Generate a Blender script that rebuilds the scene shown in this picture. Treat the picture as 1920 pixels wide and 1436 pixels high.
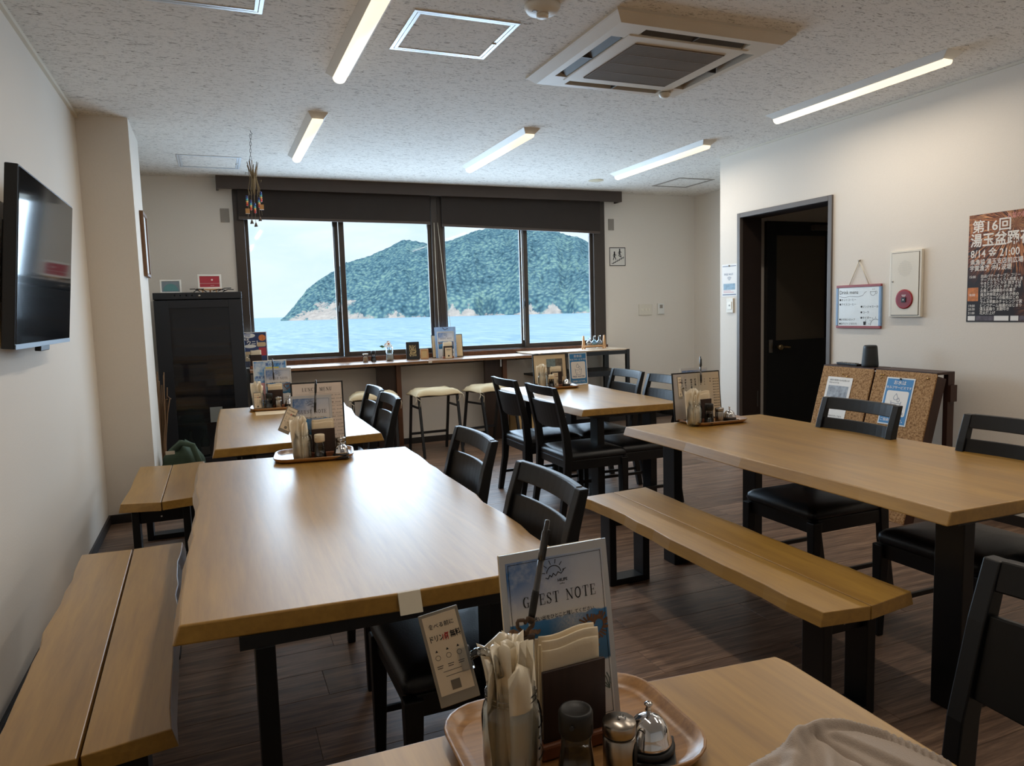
import bpy, math, random
from mathutils import Vector, Matrix

# ------------------------------------------------------------------ scene, camera, world, sun, large lights, exposure
S = bpy.context.scene
for o in list(bpy.data.objects):
    bpy.data.objects.remove(o)
COL = S.collection
PI = math.pi
random.seed(4)


def lin(c):
    return tuple((x / 255 / 12.92) if x / 255 <= .04045 else ((x / 255 + .055) / 1.055) ** 2.4 for x in c)


S.view_settings.view_transform = 'Standard'
S.view_settings.look = 'None'
S.view_settings.gamma = 1
S.view_settings.use_curve_mapping = False
S.view_settings.exposure = 0.0
S.cycles.use_denoising = True
S.cycles.max_bounces = 8
S.cycles.diffuse_bounces = 5
S.cycles.glossy_bounces = 4
S.cycles.transparent_max_bounces = 16
S.cycles.sample_clamp_indirect = 4.0
S.cycles.caustics_reflective = False
S.cycles.caustics_refractive = False

cam = bpy.data.cameras.new('camera')
camo = bpy.data.objects.new('camera', cam)
COL.objects.link(camo)
S.camera = camo
YAW, PITCH, ROLL, FPX = .38873688, .099597713, -.0289625205, 1356.66420
cy, sy, cp, sp, cr, sr = math.cos(YAW), math.sin(YAW), math.cos(PITCH), math.sin(PITCH), math.cos(ROLL), math.sin(ROLL)
fwd, rgt, up = Vector((sy, cy, 0)), Vector((cy, -sy, 0)), Vector((0, 0, 1))
f2, u2 = fwd * cp - up * sp, up * cp + fwd * sp
r3, u3 = rgt * cr + u2 * sr, u2 * cr - rgt * sr
camo.matrix_world = Matrix(((r3.x, u3.x, -f2.x, 0), (r3.y, u3.y, -f2.y, 0), (r3.z, u3.z, -f2.z, 1.33), (0, 0, 0, 1)))
cam.sensor_fit = 'HORIZONTAL'
cam.sensor_width = 36
cam.lens = FPX / 1920 * 36
cam.clip_start = .05
cam.clip_end = 60000


class NT:
    """small node-tree helper"""
    def __init__(s, tree):
        s.t = tree
        s.t.nodes.clear()

    def n(s, typ, **kw):
        nd = s.t.nodes.new(typ)
        for k, v in kw.items():
            if k.startswith('_'):
                setattr(nd, k[1:], v)
            else:
                key = k.replace('__', ' ')
                if key.isdigit():
                    key = int(key)
                if isinstance(v, bpy.types.NodeSocket):
                    s.t.links.new(v, nd.inputs[key])
                else:
                    nd.inputs[key].default_value = v
        return nd

    def ramp(s, fac, stops):
        nd = s.t.nodes.new('ShaderNodeValToRGB')
        e = nd.color_ramp.elements
        while len(e) < len(stops):
            e.new(.5)
        for el, (p, c) in zip(e, stops):
            el.position = p
            el.color = (*c, 1) if len(c) == 3 else c
        s.t.links.new(fac, nd.inputs[0])
        return nd.outputs[0]

    def mix(s, fac, a, b, mode='MIX'):
        nd = s.t.nodes.new('ShaderNodeMix')
        nd.data_type = 'RGBA'
        nd.blend_type = mode
        for sock, v in ((nd.inputs[0], fac), (nd.inputs[6], a), (nd.inputs[7], b)):
            if isinstance(v, bpy.types.NodeSocket):
                s.t.links.new(v, sock)
            else:
                sock.default_value = (*v, 1) if isinstance(v, tuple) and len(v) == 3 else v
        return nd.outputs[2]

    def math(s, op, a, b=0.0, c=0.0, clamp=False):
        nd = s.t.nodes.new('ShaderNodeMath')
        nd.operation = op
        nd.use_clamp = clamp
        for i, v in enumerate((a, b, c)):
            if isinstance(v, bpy.types.NodeSocket):
                s.t.links.new(v, nd.inputs[i])
            else:
                nd.inputs[i].default_value = v
        return nd.outputs[0]

    def coord(s, scale=(1, 1, 1), what='Object', loc=(0, 0, 0)):
        tc = s.n('ShaderNodeTexCoord')
        return s.n('ShaderNodeMapping', Vector=tc.outputs[what], Scale=scale, Location=loc).outputs[0]

    def noise(s, vec, scale, detail=3, rough=.5, dist=0):
        nd = s.n('ShaderNodeTexNoise', Vector=vec, Scale=scale, Detail=detail, Roughness=rough, Distortion=dist)
        return nd.outputs[0]


W = bpy.data.worlds.new('sky')
S.world = W
W.use_nodes = True
t = NT(W.node_tree)
tc = t.n('ShaderNodeTexCoord')
sep = t.n('ShaderNodeSeparateXYZ', Vector=tc.outputs['Generated'])
grad = t.ramp(sep.outputs[2], [(0, lin((214, 236, 243))), (.14, lin((212, 236, 245))), (.45, lin((176, 212, 240))), (1, lin((116, 168, 226)))])
cl = t.n('ShaderNodeMapping', Vector=tc.outputs['Generated'], Scale=(1, 1, 2.6))
cn = t.ramp(t.noise(cl.outputs[0], 3.2, 6, .55, .4), [(.42, (0, 0, 0)), (.66, (1, 1, 1))])
skyc = t.mix(cn, grad, lin((246, 250, 253)))
bg = t.n('ShaderNodeBackground', Color=skyc, Strength=1.18)
t.t.links.new(bg.outputs[0], t.n('ShaderNodeOutputWorld').inputs[0])


def lamp(name, typ, energy, color, loc, rot, size=None, size_y=None):
    l = bpy.data.lights.new(name, typ)
    l.energy = energy
    l.color = color
    if typ == 'AREA':
        l.shape = 'RECTANGLE'
        l.size, l.size_y = size, size_y
    elif size is not None:
        l.angle = size
    o = bpy.data.objects.new(name, l)
    o.location, o.rotation_euler = loc, rot
    COL.objects.link(o)
    return o


# high afternoon sun behind the building: it lights the island and the sea, never enters the room
lamp('sun', 'SUN', 3.0, (1, .95, .87), (0, 0, 30), (math.radians(38), 0, math.radians(-30)), .01)
# daylight that comes in through the two sliding windows (sky and bright sea), at the outer face of the glass
lamp('daylight_left_window', 'AREA', 76, (.62, .80, 1.0), (1.24, 7.50, 1.58), (-PI / 2, 0, 0), 1.72, 1.28)
lamp('daylight_right_window', 'AREA', 76, (.62, .80, 1.0), (3.16, 7.50, 1.58), (-PI / 2, 0, 0), 1.72, 1.28)
S.view_settings.exposure = 0.0
LED = 1.25          # look of the lit diffusers
LEDW = 8.2          # watts of the lamp inside each of them

# ------------------------------------------------------------------ helpers


class MB:
    """collects faces, then links them as ONE mesh object"""
    def __init__(s):
        s.v, s.f, s.mi, s.sm = [], [], [], []

    def add(s, verts, faces, M=None, mi=0, sm=False):
        o = len(s.v)
        s.v += [tuple(M @ Vector(v)) for v in verts] if M is not None else [tuple(v) for v in verts]
        for f in faces:
            s.f.append([i + o for i in f])
            s.mi.append(mi)
            s.sm.append(sm)
        return s

    def hexa(s, p, M=None, mi=0):
        return s.add(p, [(3, 2, 1, 0), (4, 5, 6, 7), (0, 1, 5, 4), (1, 2, 6, 5), (2, 3, 7, 6), (3, 0, 4, 7)], M, mi)

    def box(s, x0, x1, y0, y1, z0, z1, M=None, mi=0):
        return s.hexa([(x0, y0, z0), (x1, y0, z0), (x1, y1, z0), (x0, y1, z0), (x0, y0, z1), (x1, y0, z1), (x1, y1, z1), (x0, y1, z1)], M, mi)

    def bar(s, a, b, w, d, w2=None, d2=None, M=None, mi=0, side=(1, 0, 0)):
        """bar of section w (along side) x d between points a and b, tapering to w2 x d2"""
        a, b = Vector(a), Vector(b)
        w2, d2 = w2 or w, d2 or d
        ax = (b - a).normalized()
        sd = Vector(side)
        sd = (sd - ax * sd.dot(ax)).normalized()
        td = ax.cross(sd)
        p = []
        for c, ww, dd in ((a, w, d), (b, w2, d2)):
            p += [c - sd * ww / 2 - td * dd / 2, c + sd * ww / 2 - td * dd / 2, c + sd * ww / 2 + td * dd / 2, c - sd * ww / 2 + td * dd / 2]
        return s.hexa(p, M, mi)

    def loft(s, rings, M=None, mi=0, sm=False, cap=True, close=True):
        n = len(rings[0])
        v = [p for r in rings for p in r]
        f = []
        for k in range(len(rings) - 1):
            for i in range(n if close else n - 1):
                j = (i + 1) % n
                f.append((k * n + i, k * n + j, k * n + n + j, k * n + n + i))
        s.add(v, f, M, mi, sm)
        if cap:
            o = len(s.v) - len(v)
            s.f += [[o + i for i in reversed(range(n))], [o + (len(rings) - 1) * n + i for i in range(n)]]
            s.mi += [mi, mi]
            s.sm += [False, False]
        return s

    def lathe(s, prof, n=20, c=(0, 0, 0), M=None, mi=0, sm=True, cap=True):
        rings = [[(c[0] + r * math.cos(2 * PI * i / n), c[1] + r * math.sin(2 * PI * i / n), c[2] + z) for i in range(n)] for r, z in prof]
        return s.loft(rings, M, mi, sm, cap)

    def tube(s, pts, r, n=6, M=None, mi=0, r2=None):
        pts = [Vector(p) for p in pts]
        rings = []
        u = None
        for i, p in enumerate(pts):
            d = (pts[min(i + 1, len(pts) - 1)] - pts[max(i - 1, 0)]).normalized()
            if u is None:
                u = d.orthogonal().normalized()
            u = (u - d * u.dot(d)).normalized()
            w = d.cross(u)
            rr = r if r2 is None else r + (r2 - r) * i / (len(pts) - 1)
            rings.append([p + (u * math.cos(2 * PI * k / n) + w * math.sin(2 * PI * k / n)) * rr for k in range(n)])
        return s.loft(rings, M, mi, True)

    def prism(s, poly, z0, z1, M=None, mi=0, grow=0.0, cx=0.0):
        """2D outline in x,y extruded from z0 to z1; long sides slope outwards by grow towards the bottom"""
        lo = [(x + math.copysign(grow * min(1, max(0, abs(x - cx) - .04) / .08), x - cx), y, z0) for x, y in poly]
        return s.loft([lo, [(x, y, z1) for x, y in poly]], M, mi)

    # flat print in the local XZ plane, facing -Y
    def poly(s, pts, y=-.0015, M=None, mi=0):
        return s.add([(a, y, b) for a, b in pts], [tuple(range(len(pts)))], M, mi)

    def rect(s, x0, x1, z0, z1, y=-.0015, M=None, mi=0):
        return s.poly([(x0, z0), (x1, z0), (x1, z1), (x0, z1)], y, M, mi)

    def stroke(s, pts, w, y=-.0016, M=None, mi=0):
        for (a, b), (c, d) in zip(pts[:-1], pts[1:]):
            L = math.hypot(c - a, d - b) or 1e-6
            nx, nz = -(d - b) / L * w / 2, (c - a) / L * w / 2
            ex, ez = (c - a) / L * w * .25, (d - b) / L * w * .25
            s.poly([(a - nx - ex, b - nz - ez), (c - nx + ex, d - nz + ez), (c + nx + ex, d + nz + ez), (a + nx - ex, b + nz - ez)], y, M, mi)
        return s

    def text(s, body, x, z, size, align='LEFT', y=-.0017, bold=0.0, sx=1.0, M=None, mi=0, res=2):
        v, f = glyphs(body, align, bold, res)
        return s.add([(x + a * size * sx, y, z + b * size) for a, b in v], f, M, mi)

    def obj(s, name, m, parent=None, loc=None, rz=0, bevel=0, seg=2, smooth=False, ang=35):
        me = bpy.data.meshes.new(name)
        me.from_pydata(s.v, [], s.f)
        ms = m if isinstance(m, (list, tuple)) else [m]
        for q in ms:
            me.materials.append(q)
        me.polygons.foreach_set('material_index', s.mi)
        me.polygons.foreach_set('use_smooth', [True] * len(s.f) if smooth else s.sm)
        me.update()
        o = bpy.data.objects.new(name, me)
        COL.objects.link(o)
        if parent is not None:
            o.parent = parent
        if loc is not None:
            o.location = loc
        o.rotation_euler.z = rz
        if bevel:
            b = o.modifiers.new('bevel', 'BEVEL')
            b.width, b.segments, b.limit_method, b.angle_limit = bevel, seg, 'ANGLE', math.radians(ang)
        return o


_G = {}


def glyphs(body, align, bold, res):
    key = (body, align, bold, res)
    if key not in _G:
        c = bpy.data.curves.new('glyphs', 'FONT')
        c.body, c.align_x, c.offset, c.resolution_u = body, align, bold, res
        o = bpy.data.objects.new('glyphs', c)
        COL.objects.link(o)
        me = bpy.data.meshes.new_from_object(o)
        _G[key] = ([(v.co.x, v.co.y) for v in me.vertices], [tuple(p.vertices) for p in me.polygons])
        bpy.data.objects.remove(o)
        bpy.data.curves.remove(c)
        bpy.data.meshes.remove(me)
    return _G[key]


TK, TN = .14, .05
SERIF = {
    'G': (.86, [([(.70, .80), (.60, .95), (.44, 1), (.28, .95)], TN), ([(.28, .95), (.14, .75), (.10, .5), (.14, .25), (.28, .05)], TK), ([(.28, .05), (.44, 0), (.6, .04), (.68, .12)], TN), ([(.66, .02), (.66, .42)], TK * .8), ([(.5, .42), (.82, .42)], TN), ([(.70, .98), (.70, .74)], TN)]),
    'U': (.92, [([(.2, 1), (.2, .32), (.26, .1), (.40, 0)], TK), ([(.40, 0), (.58, .04), (.7, .2), (.72, .4), (.72, 1)], TN), ([(.05, 1), (.36, 1)], TN), ([(.58, 1), (.86, 1)], TN)]),
    'E': (.80, [([(.2, 0), (.2, 1)], TK), ([(.05, 1), (.7, 1)], TN), ([(.05, 0), (.74, 0)], TN), ([(.2, .52), (.54, .52)], TN), ([(.7, 1), (.7, .78)], TN), ([(.74, 0), (.74, .25)], TN), ([(.54, .4), (.54, .64)], TN)]),
    'S': (.72, [([(.58, .8), (.5, .94), (.36, 1), (.2, .95), (.13, .78)], TN * 1.3), ([(.13, .78), (.22, .6), (.48, .44), (.6, .26)], TK), ([(.6, .26), (.52, .06), (.34, 0), (.18, .05), (.1, .22)], TN * 1.3), ([(.6, 1), (.6, .74)], TN), ([(.08, 0), (.08, .28)], TN)]),
    'T': (.82, [([(.40, 0), (.40, 1)], TK), ([(.03, 1), (.77, 1)], TN), ([(.04, 1), (.04, .76)], TN), ([(.76, 1), (.76, .76)], TN), ([(.22, 0), (.58, 0)], TN)]),
    'N': (1.0, [([(.16, 0), (.16, 1)], TN), ([(.80, 0), (.80, 1)], TN), ([(.12, 1), (.80, .02)], TK), ([(.02, 0), (.32, 0)], TN), ([(.64, 1), (.95, 1)], TN), ([(.0, 1), (.2, 1)], TN)]),
    'O': (.96, [([(.44, 1), (.25, .93), (.12, .72), (.1, .5), (.12, .28), (.25, .07), (.44, 0)], TK * .85), ([(.44, 0), (.63, .07), (.76, .28), (.78, .5), (.76, .72), (.63, .93), (.44, 1)], TK * .85)]),
    'L': (.78, [([(.2, 0), (.2, 1)], TK), ([(.04, 1), (.38, 1)], TN), ([(.04, 0), (.7, 0)], TN), ([(.7, 0), (.7, .28)], TN)]),
    'C': (.82, [([(.70, .80), (.60, .95), (.44, 1), (.28, .95)], TN), ([(.28, .95), (.14, .75), (.10, .5), (.14, .25), (.28, .05)], TK), ([(.28, .05), (.44, 0), (.6, .05), (.72, .2)], TN), ([(.70, .98), (.70, .74)], TN)]),
    'H': (1.0, [([(.2, 0), (.2, 1)], TK), ([(.76, 0), (.76, 1)], TK), ([(.2, .52), (.76, .52)], TN), ([(.04, 0), (.36, 0)], TN), ([(.04, 1), (.36, 1)], TN), ([(.6, 0), (.92, 0)], TN), ([(.6, 1), (.92, 1)], TN)]),
    'M': (1.15, [([(.16, 0), (.18, 1)], TN), ([(.18, 1), (.55, .02)], TK), ([(.55, .02), (.9, 1)], TN), ([(.93, 0), (.93, 1)], TK), ([(.02, 0), (.32, 0)], TN), ([(.76, 0), (1.08, 0)], TN), ([(.02, 1), (.2, 1)], TN), ([(.9, 1), (1.08, 1)], TN)]),
    ' ': (.6, []),
}


def serif(mb, body, xc, z, h, y=-.0012, sp=.1, M=None, mi=0, sx=.8):
    w = sum(SERIF[c][0] + sp for c in body) - sp
    x = xc - w * h * sx / 2
    for c in body:
        adv, st = SERIF[c]
        for pts, lw in st:
            mb.stroke([(x + a * h * sx, z + b * h) for a, b in pts], lw * h * .9, y, M, mi)
        x += (adv + sp) * h * sx


def arc(cx, cz, r, a0, a1, n=12, rz=None):
    rz = rz or r
    return [(cx + r * math.cos(a0 + (a1 - a0) * i / n), cz + rz * math.sin(a0 + (a1 - a0) * i / n)) for i in range(n + 1)]


def rrect(x0, x1, z0, z1, r, n=5):
    p = []
    for cx, cz, a in ((x1 - r, z0 + r, -PI / 2), (x1 - r, z1 - r, 0), (x0 + r, z1 - r, PI / 2), (x0 + r, z0 + r, PI)):
        p += [(cx + r * math.cos(a + PI / 2 * i / n), cz + r * math.sin(a + PI / 2 * i / n)) for i in range(n + 1)]
    return p


def live(pts, amp=.006, step=.07, seed=1):
    """hand-cut live edge: the edge line through pts broken into shallow scallops"""
    rnd = random.Random(seed)
    out = []
    for (x0, y0), (x1, y1) in zip(pts[:-1], pts[1:]):
        n = max(1, int(math.hypot(x1 - x0, y1 - y0) / step))
        for i in range(n):
            f = i / n
            out.append((x0 + (x1 - x0) * f + (rnd.uniform(-amp, amp) if i or out else 0), y0 + (y1 - y0) * f))
    return out + [pts[-1]]


def tag(o, label=None, cat=None, group=None, kind=None):
    if label:
        o['label'] = label
    if cat:
        o['category'] = cat
    if group:
        o['group'] = group
    if kind:
        o['kind'] = kind
    return o


def thing(name, label, cat, loc=(0, 0, 0), rz=0, group=None, rot=None):
    o = bpy.data.objects.new(name, None)
    o.empty_display_size = .05
    COL.objects.link(o)
    o.location = loc
    o.rotation_euler = rot or (0, 0, rz)
    return tag(o, label, cat, group)


def dup(root, loc, rz=None, label=None, group=None):
    r = root.copy()
    COL.objects.link(r)
    r.location = loc
    if rz is not None:
        r.rotation_euler.z = rz
    if label:
        r['label'] = label
    if group:
        r['group'] = group
    for ch in root.children:
        c = ch.copy()
        COL.objects.link(c)
        c.parent = r
        for g in ch.children:
            d = g.copy()
            COL.objects.link(d)
            d.parent = c
    return r


def tilt(deg, axis='X', at=(0, 0, 0)):
    return Matrix.Translation(at) @ Matrix.Rotation(math.radians(deg), 4, axis)


# ------------------------------------------------------------------ materials
MATS = {}


def mat(name, rgb, rough=.5, metal=0.0, spec=.5, var=.06, vscale=(6, 6, 6), bump=0.0, bscale=80, coat=0.0, emit=None, sheen=0.0, trans=0.0, alpha=None, rnd=0.0):
    """principled surface whose base colour is broken up by object-space noise"""
    if name in MATS:
        return MATS[name]
    m = bpy.data.materials.new(name)
    m.use_nodes = True
    t = NT(m.node_tree)
    c = lin(rgb)
    vec = t.coord(vscale)
    nz = t.noise(vec, 1.0, 4, .6)
    colr = t.ramp(nz, [(.3, tuple(x * (1 - var) for x in c)), (.7, tuple(min(1, x * (1 + var)) for x in c))])
    if rnd:
        oi = t.n('ShaderNodeObjectInfo')
        k = t.math('MULTIPLY_ADD', oi.outputs['Random'], 2 * rnd, 1 - rnd)
        colr = t.mix(1.0, colr, t.n('ShaderNodeCombineColor', Red=k, Green=k, Blue=k).outputs[0], 'MULTIPLY')
    b = t.n('ShaderNodeBsdfPrincipled', **{'Base__Color': colr, 'Roughness': rough, 'Metallic': metal, 'Specular__IOR__Level': spec, 'Coat__Weight': coat, 'Coat__Roughness': .12, 'Sheen__Weight': sheen, 'Transmission__Weight': trans})
    if emit:
        b.inputs['Emission Color'].default_value = (*lin(emit[0]), 1)
        b.inputs['Emission Strength'].default_value = emit[1]
    if bump:
        v2 = t.coord((1, 1, 1))
        bn = t.n('ShaderNodeBump', Height=t.noise(v2, bscale, 3, .6), Strength=bump, Distance=.004)
        t.t.links.new(bn.outputs[0], b.inputs['Normal'])
    t.t.links.new(b.outputs[0], t.n('ShaderNodeOutputMaterial').inputs[0])
    MATS[name] = m
    return m


def wood(name, dark, light, rough=.35, along='Y', coat=0.0, fine=1.0, bump=.08, rnd=0.0, spec=.5, blot=.5):
    if name in MATS:
        return MATS[name]
    m = bpy.data.materials.new(name)
    m.use_nodes = True
    t = NT(m.node_tree)
    sc = {'X': (1.0, 14, 14), 'Y': (14, 1.0, 14), 'Z': (14, 14, 1.0)}[along]
    oi = t.n('ShaderNodeObjectInfo')
    tcn = t.n('ShaderNodeTexCoord')
    off = t.n('ShaderNodeVectorMath', _operation='SCALE')
    off.inputs[0].default_value = (7.3, 11.1, 5.7)
    t.t.links.new(oi.outputs['Random'], off.inputs['Scale'])
    addv = t.n('ShaderNodeVectorMath', _operation='ADD')
    t.t.links.new(tcn.outputs['Object'], addv.inputs[0])
    t.t.links.new(off.outputs[0], addv.inputs[1])
    mp = t.n('ShaderNodeMapping', Vector=addv.outputs[0], Scale=tuple(x * fine for x in sc)).outputs[0]
    mp2 = t.n('ShaderNodeMapping', Vector=addv.outputs[0], Scale=tuple(x * fine * 5 for x in sc)).outputs[0]
    a = t.noise(mp, 1.0, 5, .6, .6)
    fineg = t.noise(mp2, 1.0, 4, .65)
    big = t.noise(addv.outputs[0], 2.2, 2, .5)
    g = t.math('ADD', t.math('MULTIPLY', a, .55), t.math('ADD', t.math('MULTIPLY', fineg, .3), t.math('MULTIPLY', big, blot * .4)))
    colr = t.ramp(g, [(.36, lin(dark)), (.72, lin(light))])
    if rnd:
        k = t.math('MULTIPLY_ADD', oi.outputs['Random'], 2 * rnd, 1 - rnd)
        colr = t.mix(1.0, colr, t.n('ShaderNodeCombineColor', Red=k, Green=k, Blue=k).outputs[0], 'MULTIPLY')
    rr = t.math('MULTIPLY_ADD', big, .18, rough - .09)
    b = t.n('ShaderNodeBsdfPrincipled', **{'Base__Color': colr, 'Roughness': rr, 'Coat__Weight': coat, 'Coat__Roughness': .32, 'Specular__IOR__Level': spec})
    bn = t.n('ShaderNodeBump', Height=t.math('ADD', fineg, t.math('MULTIPLY', big, 1.5)), Strength=bump, Distance=.003)
    t.t.links.new(bn.outputs[0], b.inputs['Normal'])
    t.t.links.new(b.outputs[0], t.n('ShaderNodeOutputMaterial').inputs[0])
    MATS[name] = m
    return m


def glassy(name, tint=(1, 1, 1), refl=1.0, body=0.0, rgb=(255, 255, 255)):
    """thin clear glass: see-through with a fresnel reflection, optional milky body"""
    m = bpy.data.materials.new(name)
    m.use_nodes = True
    t = NT(m.node_tree)
    tr = t.n('ShaderNodeBsdfTransparent', Color=(*tint, 1))
    sh = tr.outputs[0]
    if body:
        df = t.n('ShaderNodeBsdfDiffuse', Color=(*lin(rgb), 1))
        mx = t.n('ShaderNodeMixShader', Fac=body)
        t.t.links.new(sh, mx.inputs[1])
        t.t.links.new(df.outputs[0], mx.inputs[2])
        sh = mx.outputs[0]
    gl = t.n('ShaderNodeBsdfGlossy', Color=(1, 1, 1, 1), Roughness=.03)
    fr = t.n('ShaderNodeFresnel', IOR=1.45)
    k = t.math('MULTIPLY', fr.outputs[0], refl, clamp=True)
    mx = t.n('ShaderNodeMixShader', Fac=k)
    t.t.links.new(sh, mx.inputs[1])
    t.t.links.new(gl.outputs[0], mx.inputs[2])
    t.t.links.new(mx.outputs[0], t.n('ShaderNodeOutputMaterial').inputs[0])
    MATS[name] = m
    return m


def custom(name, fn, rough=.6, spec=.4):
    """material whose colour comes from fn(NT) -> socket"""
    m = bpy.data.materials.new(name)
    m.use_nodes = True
    t = NT(m.node_tree)
    r = fn(t)
    colr, nrm = r if isinstance(r, tuple) else (r, None)
    b = t.n('ShaderNodeBsdfPrincipled', **{'Base__Color': colr, 'Roughness': rough, 'Specular__IOR__Level': spec})
    if nrm is not None:
        t.t.links.new(nrm, b.inputs['Normal'])
    t.t.links.new(b.outputs[0], t.n('ShaderNodeOutputMaterial').inputs[0])
    MATS[name] = m
    return m


def _wallpaper(t):
    v = t.coord()
    n1 = t.noise(v, 130, 3, .6)
    n2 = t.noise(v, 1.3, 2, .5)
    c = t.mix(t.math('MULTIPLY', n1, .25), lin((232, 224, 213)), lin((205, 196, 184)))
    c = t.mix(t.math('MULTIPLY', n2, .12), c, lin((214, 205, 192)))
    bn = t.n('ShaderNodeBump', Height=n1, Strength=.25, Distance=.002)
    return c, bn.outputs[0]


def _ceiling(t):
    v = t.coord((19, 66, 1))
    a = t.noise(v, 1.0, 4, .62, 1.4)
    v2 = t.coord((42, 90, 1), loc=(3, 7, 0))
    b = t.noise(v2, 1.0, 3, .6, .8)
    f1 = t.ramp(a, [(.34, (0, 0, 0)), (.43, (1, 1, 1))])
    f2 = t.ramp(b, [(.30, (.15, .15, .15)), (.42, (1, 1, 1))])
    k = t.math('MULTIPLY', f1, f2)
    c = t.mix(k, lin((160, 150, 139)), lin((232, 227, 219)))
    bn = t.n('ShaderNodeBump', Height=k, Strength=.6, Distance=.004)
    return c, bn.outputs[0]


M_wall = custom('wallpaper', _wallpaper, .75, .25)
M_ceil = custom('fissured_ceiling_board', _ceiling, .85, .2)
M_top = wood('varnished_slab_wood', (142, 102, 36), (186, 142, 60), .50, 'Y', .85, 1.0, .05, spec=.5)
M_topx = wood('slab_wood_edge', (120, 84, 44), (162, 120, 68), .42, 'Y', .2, 1.0, .06)
M_blk = mat('black_stained_wood', (9, 9, 11), .42, bump=.06, bscale=60, spec=.4)
M_steel_blk = mat('black_coated_steel', (22, 23, 26), .45, bump=.05, bscale=200)
M_leather = mat('black_leatherette', (11, 12, 15), .36, bump=.18, bscale=220)
M_dkwood = wood('dark_brown_wood', (38, 26, 20), (66, 45, 34), .5, 'Z')
M_redwood = wood('reddish_brown_wood', (72, 42, 26), (118, 74, 46), .45, 'Z')
M_counter = wood('counter_wood', (92, 62, 40), (160, 118, 80), .30, 'X', .3)
M_bronze = mat('bronze_aluminium', (66, 57, 50), .45, .35, bump=.02)
M_bronze2 = mat('grey_brown_trim', (98, 90, 84), .5, .1)
M_blind = mat('dark_brown_blind_cloth', (50, 42, 37), .85, bump=.1, bscale=300)
M_valance = mat('brown_valance_panel', (74, 61, 52), .6)
M_base = mat('dark_baseboard_vinyl', (40, 35, 33), .5)
M_white = mat('white_painted_metal', (226, 224, 218), .45, var=.02)
M_ivory = mat('ivory_plastic', (222, 214, 198), .45, var=.02)
M_alu = mat('white_aluminium', (222, 226, 230), .35, .3, var=.02)
M_diff = mat('lit_diffuser', (255, 240, 214), .5, emit=((255, 236, 204), LED))
M_acpl = mat('air_conditioner_plastic', (214, 204, 188), .5, var=.03)
M_dark = mat('black_plastic', (18, 18, 19), .5)
M_ink = mat('black_ink', (34, 34, 38), .8, var=.02)
M_paper = mat('white_paper', (236, 234, 230), .7, var=.02)
M_cream = mat('cream_paper', (222, 202, 170), .75, var=.03)
M_napk = mat('napkin_paper', (232, 216, 188), .9, bump=.1, bscale=120)
M_glass = glassy('window_glass', (.97, .99, 1.0), .22)
M_clear = glassy('clear_jar_glass', (.95, .97, .98), 1.7)
M_acryl = glassy('clear_acrylic', (.93, .94, .95), 1.3)
M_wrap = glassy('milky_wrapper', (1, 1, 1), 1.2, .72, (236, 224, 200))
M_soy = mat('soy_sauce', (14, 9, 7), .12, coat=.6)
M_chrome = mat('chrome', (225, 225, 228), .08, 1.0, var=.01)
M_brush = mat('brushed_steel', (176, 168, 158), .28, 1.0, var=.08, vscale=(4, 4, 90))
M_tray = wood('tray_wood', (112, 72, 34), (186, 138, 82), .32, 'X', .5, 2.2)
M_walnut = wood('walnut_veneer', (36, 22, 18), (62, 40, 32), .5, 'Z')
M_pale = wood('pale_wood', (176, 128, 84), (216, 172, 122), .5, 'X')
M_cork = custom('cork_board', lambda t: t.ramp(t.noise(t.coord((1, 1, 1)), 95, 3, .75), [(.36, lin((112, 80, 50))), (.5, lin((166, 128, 88))), (.66, lin((190, 154, 112)))]), .85, .2)
M_red = mat('red_lamp_ring', (150, 18, 28), .4, var=.04)
M_cush = mat('beige_seat_cloth', (208, 190, 154), .9, bump=.25, bscale=150)
M_string = mat('ivory_string', (216, 204, 180), .9)
M_skyblue = mat('water_notice_blue', (52, 128, 186), .5, var=.03)
M_greyp = mat('grey_plastic_plate', (146, 138, 128), .5)
M_leaf = mat('leaf_green', (62, 98, 52), .6)

# ------------------------------------------------------------------ the room
CZ = 2.63          # ceiling
XL, XR, YW = -.715, 4.25, 7.36
YB = -2.2


def struct(name, mb, m, parent=None, **kw):
    o = mb.obj(name, m, parent, **kw)
    if parent is None:
        tag(o, kind='structure')
    return o


def _plank(t):
    oi = t.n('ShaderNodeObjectInfo')
    tcn = t.n('ShaderNodeTexCoord')
    off = t.n('ShaderNodeVectorMath', _operation='SCALE')
    off.inputs[0].default_value = (17.3, 9.1, 0)
    t.t.links.new(oi.outputs['Random'], off.inputs['Scale'])
    ad = t.n('ShaderNodeVectorMath', _operation='ADD')
    t.t.links.new(tcn.outputs['Object'], ad.inputs[0])
    t.t.links.new(off.outputs[0], ad.inputs[1])
    g1 = t.noise(t.n('ShaderNodeMapping', Vector=ad.outputs[0], Scale=(2.2, 34, 1)).outputs[0], 1, 5, .62, .5)
    g2 = t.noise(t.n('ShaderNodeMapping', Vector=ad.outputs[0], Scale=(9, 150, 1)).outputs[0], 1, 4, .65)
    g = t.math('ADD', t.math('MULTIPLY', g1, .6), t.math('MULTIPLY', g2, .4))
    c = t.ramp(g, [(.34, lin((70, 54, 45))), (.52, lin((122, 97, 80))), (.68, lin((166, 137, 114)))])
    k = t.math('MULTIPLY_ADD', oi.outputs['Random'], .45, .76)
    c = t.mix(1.0, c, t.n('ShaderNodeCombineColor', Red=k, Green=k, Blue=k).outputs[0], 'MULTIPLY')
    bn = t.n('ShaderNodeBump', Height=g, Strength=.35, Distance=.003)
    return c, bn.outputs[0]


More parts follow.
